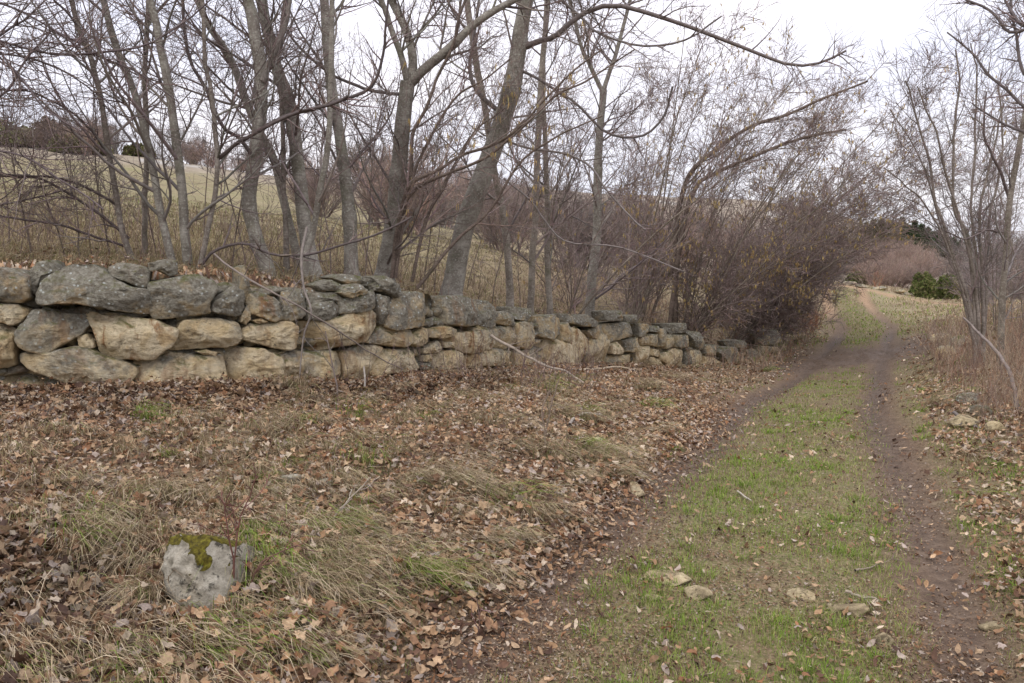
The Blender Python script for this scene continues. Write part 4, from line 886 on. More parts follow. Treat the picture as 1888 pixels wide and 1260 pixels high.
pts = [(1360, 906), (1372, 915), (1386, 924)]; stick('short whitish stick in the green grass of the track', pts, on_ground(pts, 5, .02), 4, 3, 509, 0, (.38, .34, .28))
pts = [(1758, 760), (1780, 776), (1815, 795)]; stick('dark stick lying over the mossy stones of the right verge', pts, [7.7, 7.5, 7.3], 7, 5, 510, 3, (.13, .11, .10))
stick('whitish upright dead stalk at the foot of the cream wall stones', [(672, 720), (673, 700), (671, 676)], [8.1, 8.1, 8.1], 4, 3, 511, 0, (.42, .38, .33), 'dead_stalk', 'stalk')
def plant(label, px, py, pts_list, w0, seed, col, kids=6, name='bramble', cat='bramble', h=None):
    d = on_ground([(px, py)], 5, 0)[0]; b = P(px, py, d); W = Wood(name, label, cat, None, b, seed)
    for pts in pts_list:
        p = stem_path([(px, py + 4)] + pts, d, d - .05, 16, .01, W.r); rad = np.linspace(px_r(w0, d), px_r(w0 * .5, d), 16)
        g = Geo(); V, Q = tubes(p[None], rad[None], 6); g.add(V, Q, np.array(col)); g.build('stem', M_TWIG, W.e)
        W.twigs(p[None], rad[None], kids, (.06, .22), 1, L3=(.03, .09), col=tuple(col), t0=.3)
    W.done()
plant('red brown bramble shoot rising beside the mossy boulder', 428, 1110, [[(432, 1050), (424, 990), (415, 940), (425, 905)], [(430, 1040), (440, 960), (460, 915), (475, 880)]], 4, 520, (.15, .07, .055))
plant('arching reddish bramble stem right of the boulder', 452, 1120, [[(470, 1060), (510, 1020), (560, 1000)]], 3.5, 521, (.15, .08, .06))
plant('thin dead weed stalk on the middle of the bank', 1003, 820, [[(1010, 780), (1018, 740), (1030, 700)], [(1005, 790), (1000, 760), (1012, 720)]], 4, 522, (.22, .17, .13), name='weed_stalk', cat='weed')
plant('tall pale dry stem in the grass left of centre', 592, 985, [[(620, 950), (650, 915), (680, 882)]], 4, 523, (.35, .3, .24), name='weed_stalk', cat='weed')
plant('thin twig standing at the wall foot below the vine', 622, 742, [[(620, 700), (608, 650), (600, 610)]], 4, 524, (.2, .16, .14), name='weed_stalk', cat='weed', kids=4)
plant('small bare seedling in leaves at bottom centre', 880, 1180, [[(884, 1150), (890, 1120)]], 3, 525, (.2, .12, .1), name='seedling', cat='plant', kids=3)

# ------------------------------------------------------------------ rocks
def rock(label, px, py, wpx, hpx, seed, mat=None, d=None, name='rock', cat='rock', group=None, tone=(.3, .3), depth=.8, sink=.25, yaw=0.):
    d = d or on_ground([(px, py)], 5, 0)[0]; b = P(px, py, d)
    W_ = wpx / FPX * d / 2; Hh = hpx / FPX * d / 2 / (1 - sink)
    V, F = rock_verts(5 if wpx > 60 else 4, seed, (1, 1, 1), rough=.05); V = V / np.abs(V).max(0)
    V = rotz(V * np.array([W_, W_ * depth, Hh]), yaw); c = b + np.array([0, W_ * depth * .7, Hh * (1 - 2 * sink)])
    o = link_mesh(name, V + c, [F], mat or M_STONE, cols={'tone': np.tile([tone[0], tone[1], random.Random(seed).random()], (len(V), 1))}, origin=b)
    return tag(o, label, cat, group)
bo = [(636, 700), (650, 650), (700, 628), (760, 640), (850, 640), (930, 668), (960, 720), (955, 800), (950, 880), (905, 950), (830, 975), (740, 930), (680, 880), (645, 790)]
bo = [(800 + (x - 800) * .9, y) for x, y in bo]; bo = crop(bo, 0, 700, 2.25); db = on_ground([(355, 1118)], 3.2, 0)[0]
inw = np.array([.15, .86, -.42]); inw /= np.linalg.norm(inw); tg = np.cross(inw, [0, 0, 1.]); tg /= np.linalg.norm(tg); p0 = P(355, 1100, db - .02); pts = []
for x, y in bo:
    q = ray(x, y); pts.append(q * ((p0 - [0, 0, EYE]) @ inw / (q @ inw)) + np.array([0, 0, EYE]))
p0_b = p0; V, F, tone = stone_mesh(np.array(pts), inw, tg, .30, .3, .3, 612)
rz = (V[:, 2] - V[:, 2].min()) / np.ptp(V[:, 2]); rx = (V[:, 0] - V[:, 0].min()) / np.ptp(V[:, 0]); nm = fbm(V[:, 0] * 16, V[:, 1] * 16, V[:, 2] * 16, seed=8, oct=4)
mk = sstep(np.maximum(rz * 1.0 + .12 * (rx > .4), .86 * rx + .1 * (1 - rz)) + nm * .42, .80, .93); V = V - inw * (mk * .012 * (1 + fbm(V[:, 0] * 60, V[:, 1] * 60, V[:, 2] * 60, seed=9)))[:, None]; tone = np.stack([mk * .7, mk, mk], 1)
tag(link_mesh('boulder', V, F, M_BOULDER, cols={'tone': tone}, origin=p0), 'pale boulder with green brown moss half sunk in dry grass and leaves', 'boulder')
rock('small white and black lichened rock poking out of the leaves', 533, 903, 52, 34, 62, M_BOULDER, sink=.1)
rock('little grey rock just right of the white and black one', 598, 903, 44, 22, 63, M_BOULDER, sink=.1)
rock('squarish tan stone at the edge of the left rut', 1174, 920, 34, 32, 64, tone=(.05, .9))
for k, (x, y, ww, hh, lab) in enumerate([(1240, 1082, 80, 20, 'flat grey bedrock hump showing in the left half of the track'), (1290, 1108, 46, 20, 'small rounded stone beside the flat bedrock hump'), (1200, 1112, 40, 18, 'low stone at the left end of the bedrock patch'), (1578, 1140, 64, 24, 'pale wedge shaped stone set in the grass ridge near the stick'),
        (1632, 1192, 34, 22, 'round whitish stone nearest the bottom of the right rut'), (1365, 1133, 14, 9, 'tiny white pebble between the two rocky patches'), (1780, 790, 70, 22, 'flat cream stone among brush on the right verge'), (1790, 748, 52, 24, 'leaning grey slab in the brush on the right verge'), (1818, 768, 44, 24, 'mossy stone behind the dark stick on the right verge'),
        (1755, 660, 44, 24, 'grey stone half hidden beside the muddy hollow'), (1772, 640, 40, 20, 'upper stone of the pair beside the muddy hollow'), (1850, 1170, 70, 16, 'thin stone ridge at the bottom right of the track'), (1480, 1110, 50, 14, 'low bedrock nub in the middle of the grass ridge'), (1600, 1118, 60, 14, 'low bedrock nub under the pale stick'),
        (1838, 800, 34, 22, 'white speckled stone right of the mossy one'), (1740, 630, 36, 16, 'smallest stone on the verge above the mud')]):
    rock(lab, x, y, ww * (1.25 if x < 1700 and ww > 30 else 1), hh, 640 + k, tone=(.35 + .4 * (k % 3) / 2, .2), depth=.9 if ww > 45 else .8, sink=.46 if x < 1700 else .3, mat=M_BEDROCK if x < 1700 or y > 1100 or k in (6, 14) else None)
rr = np.random.default_rng(77)
for k in range(6):
    x, y = 1560 + k * 33 + rr.uniform(-8, 8), 526 + k * 5; rock(['leftmost pale rock on the orange brow', 'pale rock left of middle on the orange brow', 'pale rock in the middle of the orange brow', 'pale rock right of middle on the orange brow', 'low rock near the juniper on the orange brow', 'last low rock under the juniper'][k], x, y, rr.uniform(22, 46), 8, 700 + k, d=38.5, tone=(.5, .3))
rock('white limestone outcrop on the far hillside above the juniper', 1696, 482, 70, 20, 720, M_BOULDER, d=105, name='outcrop')
rock('smaller pale outcrop left of the white limestone one', 1672, 500, 30, 10, 721, M_BOULDER, d=95, name='outcrop')

for k, (x, y, ww, hh, dd, lab) in enumerate([(1740, 508, 40, 10, 80, 'long pale rock ledge on the hill right of the white outcrop'), (1712, 512, 26, 9, 76, 'small rock below the white outcrop on the hill'), (1655, 515, 44, 8, 62, 'flat rock in front of the far scrub above the brow')]): rock(lab, x, y, ww, hh, 760 + k, M_BEDROCK, d=dd)
# ------------------------------------------------------------------ evergreens and distant bushes
def bush(label, px, py, wpx, hpx, d, seed, cols, name='juniper', cat='shrub', group=None, n=4200, conifer=False, lsz=.5):
    b = ground(px, py, d); r = np.random.default_rng(seed); e = empty(name, b, label, cat, group)
    Wd, Hd = wpx / FPX * d / 2, hpx / FPX * d
    # spires: many upright lobes
    nl = 22 if not conifer else 1
    V = []; C = []
    lob = [(r.uniform(-.75, .75), r.uniform(-.5, .5), r.uniform(.55, 1.0), r.uniform(.22, .4)) for _ in range(nl)]
    pts = []; shade = []
    if conifer:
        t = r.random(n) ** .8; a = r.uniform(0, 2 * math.pi, n); whorl = .75 + .25 * np.cos(t * 40); lobes = .8 + .2 * np.sin(a * 3 + seed)
        rad = (1 - t) ** .75 * r.uniform(.25, 1, n) ** .5 * whorl * lobes
        pts = np.stack([np.cos(a) * rad * Wd, np.sin(a) * rad * Wd, (.12 + t * .88) * Hd], 1)
    else:
        for (lx, ly, lh, lr) in lob:
            m = n // nl; lh = lh * (1 - .45 * abs(lx)); t = r.random(m); a = r.uniform(0, 2 * math.pi, m); rad = lr * np.sqrt(np.clip(1 - (t * 1.02) ** 2.2, 0.02, 1)) * r.uniform(.6, 1.05, m)
            pts.append(np.stack([(lx + np.cos(a) * rad) * Wd, (ly + np.sin(a) * rad) * Wd * .9, t * lh * Hd], 1))
        pts = np.vstack(pts)
    m = len(pts); s_ = lsz * (d / 40) * .12 * r.uniform(.6, 1.5, m)
    q = r.normal(size=(m, 3)); q[:, 2] = np.abs(q[:, 2]) * .8 + .4; q /= np.linalg.norm(q, axis=1)[:, None]
    v = np.cross(q, r.normal(size=(m, 3))); v /= np.linalg.norm(v, axis=1)[:, None]
    # leaf clump = three-point spray
    A = pts + q * s_[:, None] * 1.5; B = pts + v * s_[:, None] * .6; Cc = pts - v * s_[:, None] * .6
    VV = np.stack([A, B, Cc], 1).reshape(-1, 3) + b; FF = np.arange(m * 3).reshape(-1, 3)
    cc = np.array(cols)[r.integers(0, len(cols), m)] * r.uniform(.7, 1.3, (m, 1)); g = Geo(); g.add(VV, FF, np.repeat(cc, 3, 0))
    tr = Geo()
    pth = []
    for k in range(1 if conifer else 6):
        tip = np.array([0, 0, Hd * .9]) if conifer else np.array([lob[k][0] * Wd, lob[k][1] * Wd, Hd * lob[k][2] * .7]); pth.append(np.linspace(b - np.array([0, 0, .1]), b + tip, 5))
    pth = np.array(pth); V2, Q2 = tubes(pth, np.broadcast_to(np.linspace(.06, .02, 5) * (d / 40) * (2 if conifer else 1), pth.shape[:2]), 6); tr.add(V2, Q2, np.array([.1, .07, .05]))
    tr.build('trunk' if conifer else 'stems', M_TWIG, e); g.build('crown' if conifer else 'foliage', M_NEEDLE, e, smooth=False)
OB = [(.21, .23, .09), (.27, .26, .12), (.15, .16, .07), (.2, .17, .1)]
JG = [(.12, .155, .04), (.17, .20, .06), (.07, .095, .03), (.22, .22, .09), (.18, .15, .08)]
DG = [(.07, .10, .05), (.09, .12, .055), (.05, .07, .035)]
OG = [(.14, .15, .055), (.18, .17, .075), (.11, .11, .045), (.16, .12, .07)]
bush('bushy bright green juniper beyond the track on the right', 1722, 566, 92, 62, 38.5, 801, JG, n=16000, lsz=.62)
bush('olive shrub touching the right side of the bright juniper', 1768, 560, 60, 50, 40.5, 802, OG, n=9000, lsz=.62)
bush('small dark green juniper on the brow above the track', 1583, 524, 40, 24, 55, 803, JG, n=3500, lsz=.8)
bush('low dark juniper under the white limestone outcrop', 1688, 500, 40, 14, 100, 804, DG, n=2500, lsz=.6)
rr = np.random.default_rng(9)
for k, (x, ht) in enumerate([(1596, 26), (1608, 32), (1622, 30), (1636, 36), (1648, 32), (1660, 38), (1672, 34), (1684, 40), (1697, 36), (1709, 38), (1721, 34), (1733, 38), (1745, 32), (1757, 34), (1770, 30), (1786, 24)]):
    bush('dark pine on the far ridge, %s from the left in its row' % ORD[k], x, 470, 34, ht * 1.25, 128 + (k % 3) * 5, 820 + k, DG if k > 3 else OG, name='pine_tree', cat='tree', group='pines in a row on the far ridge', n=1500, conifer=True, lsz=.8)
for k, (lab, x, y, ww, hh, d, cl) in enumerate([('round olive green bush on the skyline at far left', 20, 268, 100, 46, 60, OB), ('tall brown bush on the skyline with a reddish top', 92, 275, 90, 62, 62, [(.24, .18, .12), (.18, .15, .10), (.30, .23, .16)]), ('dark bush below the brown one at the top of the field', 120, 290, 60, 40, 58, OB),
        ('low dark green bush at the field top between two stems', 172, 292, 74, 34, 60, OB), ('brown scrub at the field edge behind the three limbed tree', 725, 372, 110, 70, 55, [(.15, .10, .06), (.11, .08, .05), (.10, .09, .04)]), ('olive bush on the slope behind the paired stems', 980, 410, 90, 56, 60, OG), ('yellow green bush seen through the hazels on the slope', 1075, 440, 110, 60, 55, [(.10, .11, .03), (.13, .13, .05), (.05, .06, .02)]),
        ('dark bush on the slope behind the leaning trunk', 870, 372, 110, 56, 66, [(.09, .075, .045), (.06, .06, .03)]), ('low dark bush on the skyline behind the smooth pale trunk', 255, 300, 60, 26, 66, OG), ('rusty orange bush on the skyline right of centre', 965, 355, 70, 36, 80, [(.22, .10, .06), (.13, .08, .05)])]):
    bush(lab, x, y, ww, hh, d, 850 + k, cl, name='bush', cat='shrub', n=4500, lsz=.7)

# bare scrub on the hillside: a few shapes, copied
def scrub_proto(seed, h, n, label, colr):
    W = Wood('bare_scrub', label, 'shrub', 'bare scrub bushes on the hillside', (0, 0, 0), seed); r = W.r
    P_ = []
    for k in range(n):
        a = r.uniform(0, 6.283); dr = np.array([math.cos(a) * r.uniform(.1, .9), math.sin(a) * r.uniform(.1, .9), 1.]); p = [np.array([r.normal(0, .25), r.normal(0, .25), -.1])]
        for i in range(9): dr = dr + r.normal(0, .08, 3); dr /= np.linalg.norm(dr); p.append(p[-1] + dr * h * r.uniform(.08, .13))
        P_.append(p)
    P_ = np.array(P_); R_ = np.broadcast_to(np.linspace(.035, .012, 10), P_.shape[:2]).copy(); g = Geo(); V, Q = tubes(P_, R_, 4); g.add(V, Q, twigcol(r, n, 40, colr)); g.build('stems', M_TWIG, W.e)
    a, ra = spawn(P_, R_, 10, (.4, 1.2), (.3, 1.0), 6, r, t0=.15, up=.06, rmin=.007); V, Q = tubes(a, ra, 3); W.crown.add(V, Q, twigcol(r, len(a), 18, colr))
    b, rb = spawn(a, ra, 7, (.2, .6), (.3, 1.0), 4, r, t0=.1, up=.05, rmin=.005); V, Q = tubes(b, rb, 3); W.crown.add(V, Q, twigcol(r, len(b), 12, colr))
    W.done(); return W.e
def copy_tree(o, parent=None):
    c = o.copy(); scene.collection.objects.link(c); c.parent = parent
    for ch in list(o.children): copy_tree(ch, c)
    return c
SL = 'leafless greyish brown scrub bush growing on the hillside behind the trees'
protos = [scrub_proto(901, 2.6, 16, SL, (.21, .175, .155)), scrub_proto(902, 2.0, 18, SL, (.25, .19, .16)), scrub_proto(903, 3.2, 14, SL, (.19, .165, .145)), scrub_proto(904, 2.4, 18, SL, (.31, .225, .18))]
rr = np.random.default_rng(31); used = [False] * 4; cnt = 0
def place_scrub(px, d, sc, k):
    b = ground(px, 450, d); o = protos[k] if not used[k] else copy_tree(protos[k]); used[k] = True
    o.location = [float(v) for v in b]; o.scale = (sc, sc, sc * rr.uniform(.8, 1.2)); o.rotation_euler = (0, 0, rr.uniform(0, 6.28))
for k in range(34): place_scrub(rr.uniform(560, 1120), rr.uniform(26, 60), rr.uniform(.7, 1.1), rr.integers(0, 4))
for k in range(34): place_scrub(rr.uniform(1100, 1540), rr.uniform(30, 75), rr.uniform(.8, 1.3), rr.integers(0, 4))
for k in range(26): place_scrub(rr.uniform(600, 1400), rr.uniform(75, 110), rr.uniform(1., 1.8), rr.integers(0, 4))
for k in range(46): place_scrub(rr.uniform(1545, 1700), rr.uniform(64, 100), rr.uniform(.7, 1.15), 3 if rr.random() < .7 else 1)
for k in range(30): place_scrub(rr.uniform(1585, 1715), rr.uniform(50, 68), rr.uniform(.6, .95), 3 if rr.random() < .6 else 1)
for k in range(16): place_scrub(rr.uniform(1775, 1960), rr.uniform(30, 55), rr.uniform(.5, .85), rr.integers(0, 4))
for k in range(16): place_scrub(rr.uniform(1740, 1930), rr.uniform(45, 100), rr.uniform(1., 1.7), rr.integers(0, 4))
for k in range(16): place_scrub(rr.uniform(200, 560), rr.uniform(64, 80), rr.uniform(.6, 1.1), rr.integers(0, 4))
for k in range(10): place_scrub(rr.uniform(-80, 230), rr.uniform(58, 70), rr.uniform(.6, 1.1), rr.integers(0, 4))

# ------------------------------------------------------------------ scattered stuff
def polar(n, r0, r1, a0=-42, a1=42, r=rng):
    a = np.radians(r.uniform(a0, a1, n)); R_ = np.exp(r.uniform(math.log(r0), math.log(r1), n)); return R_ * np.sin(a), R_ * np.cos(a), R_
def slope(X, Y):
    e = .15; return np.stack([(H(X + e, Y, False) - H(X - e, Y, False)) / (2 * e), (H(X, Y + e, False) - H(X, Y - e, False)) / (2 * e)], 1)

MAPLE = [(0, 1), (20, .66), (46, .86), (70, .58), (108, .74), (150, .5), (180, .3), (210, .52), (252, .7), (292, .55), (314, .9), (340, .62)]
OVAL = [(0, 1), (35, .66), (80, .5), (140, .62), (180, .85), (220, .62), (280, .5), (325, .66)]
QUAD = [(0, 1), (90, .5), (180, .9), (270, .5)]
LEAFC = np.array([(.28, .165, .09), (.22, .125, .068), (.40, .27, .16), (.13, .07, .042), (.44, .31, .19), (.47, .38, .28), (.31, .19, .10), (.085, .045, .028), (.36, .29, .24), (.25, .125, .06)])
def dark_drift(X, Y):
    'drifts of darker leaves: along the wall foot and in the hollow at the left'
    d, s, a = poly_dist(X, Y, WALL); q = -d * s; return np.clip(np.exp(-((q - .9) / .9) ** 2) * (X < 0) + sstep(-X - .42 * Y, -.15, .35) * sstep(4.6 - Y, 0, 1.5), 0, 1)
def leaves(X, Y, size, tmpl, r, pal_w=None, lift=.012, tilt=.42):
    n = len(X); k = len(tmpl); ang = np.radians([a for a, _ in tmpl]); rad = np.array([q for _, q in tmpl])
    ox = np.concatenate([[0], np.cos(ang) * rad]); oy = np.concatenate([[0], np.sin(ang) * rad])
    x = ox[None] * np.ones((n, 1)); y = oy[None] * r.uniform(.6, 1.05, (n, 1))
    curl = r.normal(.1, .65, (n, 1)); cup = r.normal(.35, .75, (n, 1)); z = curl * x ** 2 * .6 + cup * y ** 2 + r.normal(0, .13, (n, k + 1)) * (np.hypot(x, y) > .1)
    v = np.stack([x, y, z], 2) * size[:, None, None]
    yaw = r.uniform(0, 2 * math.pi, n); t1, t2 = r.normal(0, tilt, n), r.normal(0, tilt, n)
    def rot(v, a, i, j):
        c, s = np.cos(a)[:, None], np.sin(a)[:, None]; o = v.copy(); o[:, :, i] = v[:, :, i] * c - v[:, :, j] * s; o[:, :, j] = v[:, :, i] * s + v[:, :, j] * c; return o
    v = rot(v, t1, 1, 2); v = rot(v, t2, 0, 2); v = rot(v, yaw, 0, 1)
    g = slope(X, Y); v[:, :, 2] += v[:, :, 0] * g[:, 0:1] + v[:, :, 1] * g[:, 1:2]
    v += np.stack([X, Y, H(X, Y) + r.uniform(.0, 1, n) * lift + size * .18], 1)[:, None, :]
    base = (np.arange(n) * (k + 1))[:, None, None]; i = np.arange(k)
    F = np.stack([np.zeros(k, int), 1 + i, 1 + (i + 1) % k], 1)[None] + base
    c = LEAFC[r.choice(len(LEAFC), n, p=pal_w)] * r.uniform(.75, 1.25, (n, 1)) * (1 + .30 * fbm(X * .9, Y * .9, seed=90) - dark_drift(X, Y) * .38)[:, None]
    return v.reshape(-1, 3), F.reshape(-1, 3), np.repeat(c, k + 1, 0)

def clear(X, Y):
    'nothing grows or lies on the boulder itself or right against its open face'
    a, b = p0_b[0], p0_b[1]; return ~((np.abs(X - a) < .12) & (Y > b - .10) & (Y < b + .22))
def leaf_density(X, Y):
    u, rut, mud = zones(X, Y); d, s, a = poly_dist(X, Y, WALL); sdw = d * s
    n = fbm(X * .9, Y * .9, seed=51); n2 = fbm(X * 3, Y * 3, seed=52)
    bank = sstep(-u, .85, 1.5) * sstep(-sdw, .0, .2)
    D = bank * np.clip(.75 + .5 * n + .3 * n2, .2, 1)
    D = np.maximum(D, bank * np.exp(-((-sdw - .7) / .9) ** 2) * .95)
    D = np.maximum(D, bank * sstep(-X + Y * -.35, -.2, 1.4) * .8 * (Y < 4.2))
    D = np.maximum(D, .75 * np.exp(-((u + 1.05) / .28) ** 2) * sstep(Y, 2, 5) * sstep(12 - Y, 0, 4))
    D = np.maximum(D, (np.abs(u) <= 1.1) * np.clip(.03 + .12 * n2, .006, 1) * (1 - mud))
    D = np.maximum(D, sstep(u, .95, 1.4) * np.clip(.42 + .5 * n2, .05, 1))
    D = np.where(sdw > .3, np.clip(.6 + .4 * n, 0, 1) * sstep(2.4 - sdw, 0, 1.6), D)
    return D, sdw, u

r = np.random.default_rng(71); g = Geo()
X, Y, R_ = polar(46000, 1.9, 9.5, r=r); D, sdw, u = leaf_density(X, Y); m = (r.random(len(X)) < D) & (np.abs(u) > .8) & clear(X, Y); X, Y, R_ = X[m], Y[m], R_[m]
big = r.random(len(X)) < sstep(fbm(X * .6, Y * .6, seed=58) + .9 * sstep(-X, .3, 1.8), -.1, .7) * .9
g.add(*leaves(X[big], Y[big], r.uniform(.024, .055, big.sum()) * (.72 + .6 * dark_drift(X[big], Y[big])), MAPLE, r, lift=.03))
nb = ~big; g.add(*leaves(X[nb], Y[nb], r.uniform(.016, .036, nb.sum()), OVAL, r, lift=.03))
X, Y, R_ = polar(90000, 2.0, 11, r=r); D, sdw, u = leaf_density(X, Y); m = (r.random(len(X)) < D ** .8) & clear(X, Y); X, Y, R_ = X[m], Y[m], R_[m]
g.add(*leaves(X, Y, r.uniform(.010, .028, len(X)), OVAL, r, lift=.04))
X, Y, R_ = polar(52000, 1.9, 13, r=r); D, sdw, u = leaf_density(X, Y); m = (r.random(len(X)) < D * .8) & (np.abs(u) > .9) & clear(X, Y); X, Y, R_ = X[m], Y[m], R_[m]
g.add(*leaves(X, Y, r.uniform(.015, .040, len(X)), MAPLE, r, lift=.10, tilt=.35))
X, Y, R_ = polar(110000, 7, 34, r=r); D, sdw, u = leaf_density(X, Y); m = (r.random(len(X)) < D); X, Y, R_ = X[m], Y[m], R_[m]
g.add(*leaves(X, Y, r.uniform(.020, .042, len(X)) * (1 + .03 * (R_ - 7)), QUAD, r, lift=.03))
tag(g.build('leaf_litter', M_LEAF, smooth=False), kind='stuff')
# crumbs of leaf on the track and in the ruts
g = Geo(); X, Y, R_ = polar(170000, 1.9, 22, -14, 42, r=r); u, rut, mud = zones(X, Y); m = (np.abs(u) < 1.7) & (r.random(len(X)) < np.clip(.6 + .9 * fbm(X * 2, Y * 2, seed=97), .1, 1) * (1 - .6 * mud)); X, Y = X[m], Y[m]
V_, F_, C_ = leaves(X, Y, r.uniform(.004, .011, len(X)) * (1 + .04 * Y), QUAD, r, lift=.006, tilt=.3); g.add(V_, F_, C_ * .72); tag(g.build('leaf_crumbs', M_LEAF, smooth=False), kind='stuff')

def blades(X, Y, ln, wd, dirx, diry, lie, r, cols, jit=.5):
    """arched blades: lie 0 = upright, 1 = combed flat along (dirx, diry)"""
    n = len(X); a = np.arctan2(diry, dirx) + r.normal(0, jit, n); dx, dy = np.cos(a), np.sin(a)
    z0 = H(X, Y) - .004; lie = np.clip(lie + r.normal(0, .16, n), .02, 1.0); g = slope(X, Y); sl = g[:, 0] * dx + g[:, 1] * dy
    f = np.array([0, .35, .7, 1.]); p = np.zeros((n, 4, 3))
    hz = np.array([0, .10, .42, 1.0])[None] * lie[:, None] + f[None] ** 1.4 * .25 * (1 - lie[:, None])
    vt = f[None] * (1 - lie[:, None]) + lie[:, None] * np.array([0, .26, .30, .12])[None]
    p[:, :, 0] = X[:, None] + dx[:, None] * hz * ln[:, None]; p[:, :, 1] = Y[:, None] + dy[:, None] * hz * ln[:, None]
    p[:, :, 2] = z0[:, None] + vt * ln[:, None] + sl[:, None] * hz * ln[:, None]
    sx, sy = -dy, dx; mixr = r.uniform(-1, 1, n); wx, wy, wz = sx * .9, sy * .9, mixr * .5
    wv = np.stack([wx, wy, wz], 1); wf = np.array([1, .9, .6]); A = p[:, :3] - wv[:, None] * (wf[None, :, None] * wd[:, None, None] / 2); B = p[:, :3] + wv[:, None] * (wf[None, :, None] * wd[:, None, None] / 2)
    V = np.concatenate([A, B, p[:, 3:]], 1).reshape(-1, 3); b = np.arange(n)[:, None] * 7
    Q = np.concatenate([b + [0, 3, 4, 1], b + [1, 4, 5, 2]]); T = b + [2, 5, 6]
    return V, Q, T, np.repeat(cols, 7, 0)
def add_blades(g, *a, **k):
    m = clear(a[0], a[1]); a = tuple(q[m] if hasattr(q, '__len__') else q for q in a)
    V, Q, T, C = blades(*a, **k); n0 = g.n; g.add(V, Q, C); g.F.setdefault(3, []).append(T + n0)
STRAW = np.array([(.43, .34, .21), (.33, .25, .16), (.52, .43, .30), (.22, .16, .10), (.27, .26, .11), (.17, .20, .06)])
GREEN = np.array([(.14, .235, .022), (.19, .29, .035), (.09, .16, .018), (.24, .29, .06), (.29, .28, .11), (.38, .32, .18)])
def pal(A, n, r, w=None): return A[r.choice(len(A), n, p=w)] * r.uniform(.75, 1.25, (n, 1))

# tussocks: combed clumps on the bank, leaning down towards the track
g = Geo(); r = np.random.default_rng(81)
X, Y, R_ = polar(2600, 2.0, 22, r=r); u, rut, mud = zones(X, Y); d, s, a = poly_dist(X, Y, WALL); sdw = d * s
nn = fbm(X * .7, Y * .7, seed=93)
keep = (np.abs(u) > 1.25) & (sdw < -.25) & (r.random(len(X)) < np.clip(.36 + 1.0 * nn, .04, 1)) & ~((sdw > -1.3) & (Y < 11) & (r.random(len(X)) < .8)); X, Y, R_ = X[keep], Y[keep], R_[keep]
tpx = [(215, 935)] + [(r.uniform(480, 1130), r.uniform(770, 1090)) for _ in range(52)] + [(r.uniform(1000, 1330), r.uniform(700, 860)) for _ in range(26)]
tpx = [q for q in tpx if q[0] < 1120 - (q[1] - 900) * .95]
tx = np.array([P(a_, b_, on_ground([(a_, b_)], 4, 0)[0]) for a_, b_ in tpx + [(245, 960), (280, 920), (330, 925), (235, 1010), (260, 1050), (300, 1110), (430, 930), (460, 1000), (500, 1080), (560, 1110), (520, 960), (760, 900), (950, 1000), (1010, 960), (850, 900), (1130, 880), (1100, 850), (640, 900), (700, 930), (1080, 830), (560, 740), (540, 720), (600, 990), (900, 1010), (620, 1080), (480, 1040), (580, 1030)]])
X = np.r_[X, tx[:, 0]]; Y = np.r_[Y, tx[:, 1]]; R_ = np.hypot(X, Y)
k = 150; nt_ = len(X); cnts = np.r_[np.full(nt_ - len(tx), 48), np.full(len(tpx), 75), np.full(len(tx) - len(tpx), 170)]
ti = np.repeat(np.arange(nt_), cnts); sc_ = np.repeat(r.uniform(.6, 1.1, nt_), cnts); sc_[ti >= nt_ - len(tx)] *= 1.15
bx = X[ti] + r.normal(0, .075, len(ti)) * sc_; by = Y[ti] + r.normal(0, .06, len(ti)) * sc_
rd = np.hypot(bx, by)
green_t = r.random(nt_)[ti] < .11
C = pal(STRAW, len(ti), r, [.28, .22, .2, .12, .12, .06]); C[green_t] = pal(GREEN, green_t.sum(), r, [.15, .25, .1, .2, .15, .15])
custom = ti >= nt_ - len(tx); left_ = custom & (X[ti] < p0_b[0] - .02)
tw = r.normal(0, .22, nt_)[ti]; dirx = np.where(left_, -.02 + (bx - X[ti]) * 4, .74 + tw + (bx - X[ti]) * 2); diry = np.where(left_, -1., -.66)
add_blades(g, bx, by, r.uniform(.12, .40, len(ti)) * sc_, .0036 * np.maximum(1, rd / 5) * r.uniform(.5, 1.4, len(ti)), dirx, diry, np.full(len(ti), .72), r, C, jit=.26)
# thin grass between the leaves everywhere on the bank and verge
X, Y, R_ = polar(70000, 1.9, 30, r=r); u, rut, mud = zones(X, Y); d, s, a = poly_dist(X, Y, WALL); sdw = d * s; nn = fbm(X * 1.1, Y * 1.1, seed=94)
dens = np.where(np.abs(u) > 1.15, np.clip(.08 + .8 * nn, .02, 1), 0) * np.where((sdw > -1.1) & (sdw < .3) & (Y < 11), .25, 1.) + (sdw > .4) * .6
m = r.random(len(X)) < dens; X, Y, R_ = X[m], Y[m], R_[m]
add_blades(g, X, Y, r.uniform(.05, .22, len(X)) * (1 + .6 * (Y > 12)), .0024 * np.maximum(1, R_ / 4), np.full(len(X), .75), np.full(len(X), -.6), np.full(len(X), .6), r, pal(STRAW, len(X), r), jit=.8)
tag(g.build('dry_grass', M_GRASS), kind='stuff')
# straw coloured field behind the wall
g = Geo(); X, Y, R_ = polar(90000, 8, 30, -40, 12, r=r); d, s, a = poly_dist(X, Y, WALL); m = (d * s > .6); X, Y, R_ = X[m], Y[m], R_[m]
add_blades(g, X, Y, r.uniform(.08, .28, len(X)) * (1 - .5 * sstep(R_, 14, 22)), .003 * np.maximum(1, R_ / 5), np.full(len(X), .8), np.full(len(X), -.5), np.full(len(X), .6), r, pal(np.array([(.44, .36, .22), (.36, .29, .18), (.50, .42, .28), (.25, .24, .11), (.2, .14, .09)]), len(X), r) * (1 - .35 * sstep(R_, 12, 20))[:, None], jit=.7)
tag(g.build('field_grass', M_GRASS), kind='stuff')
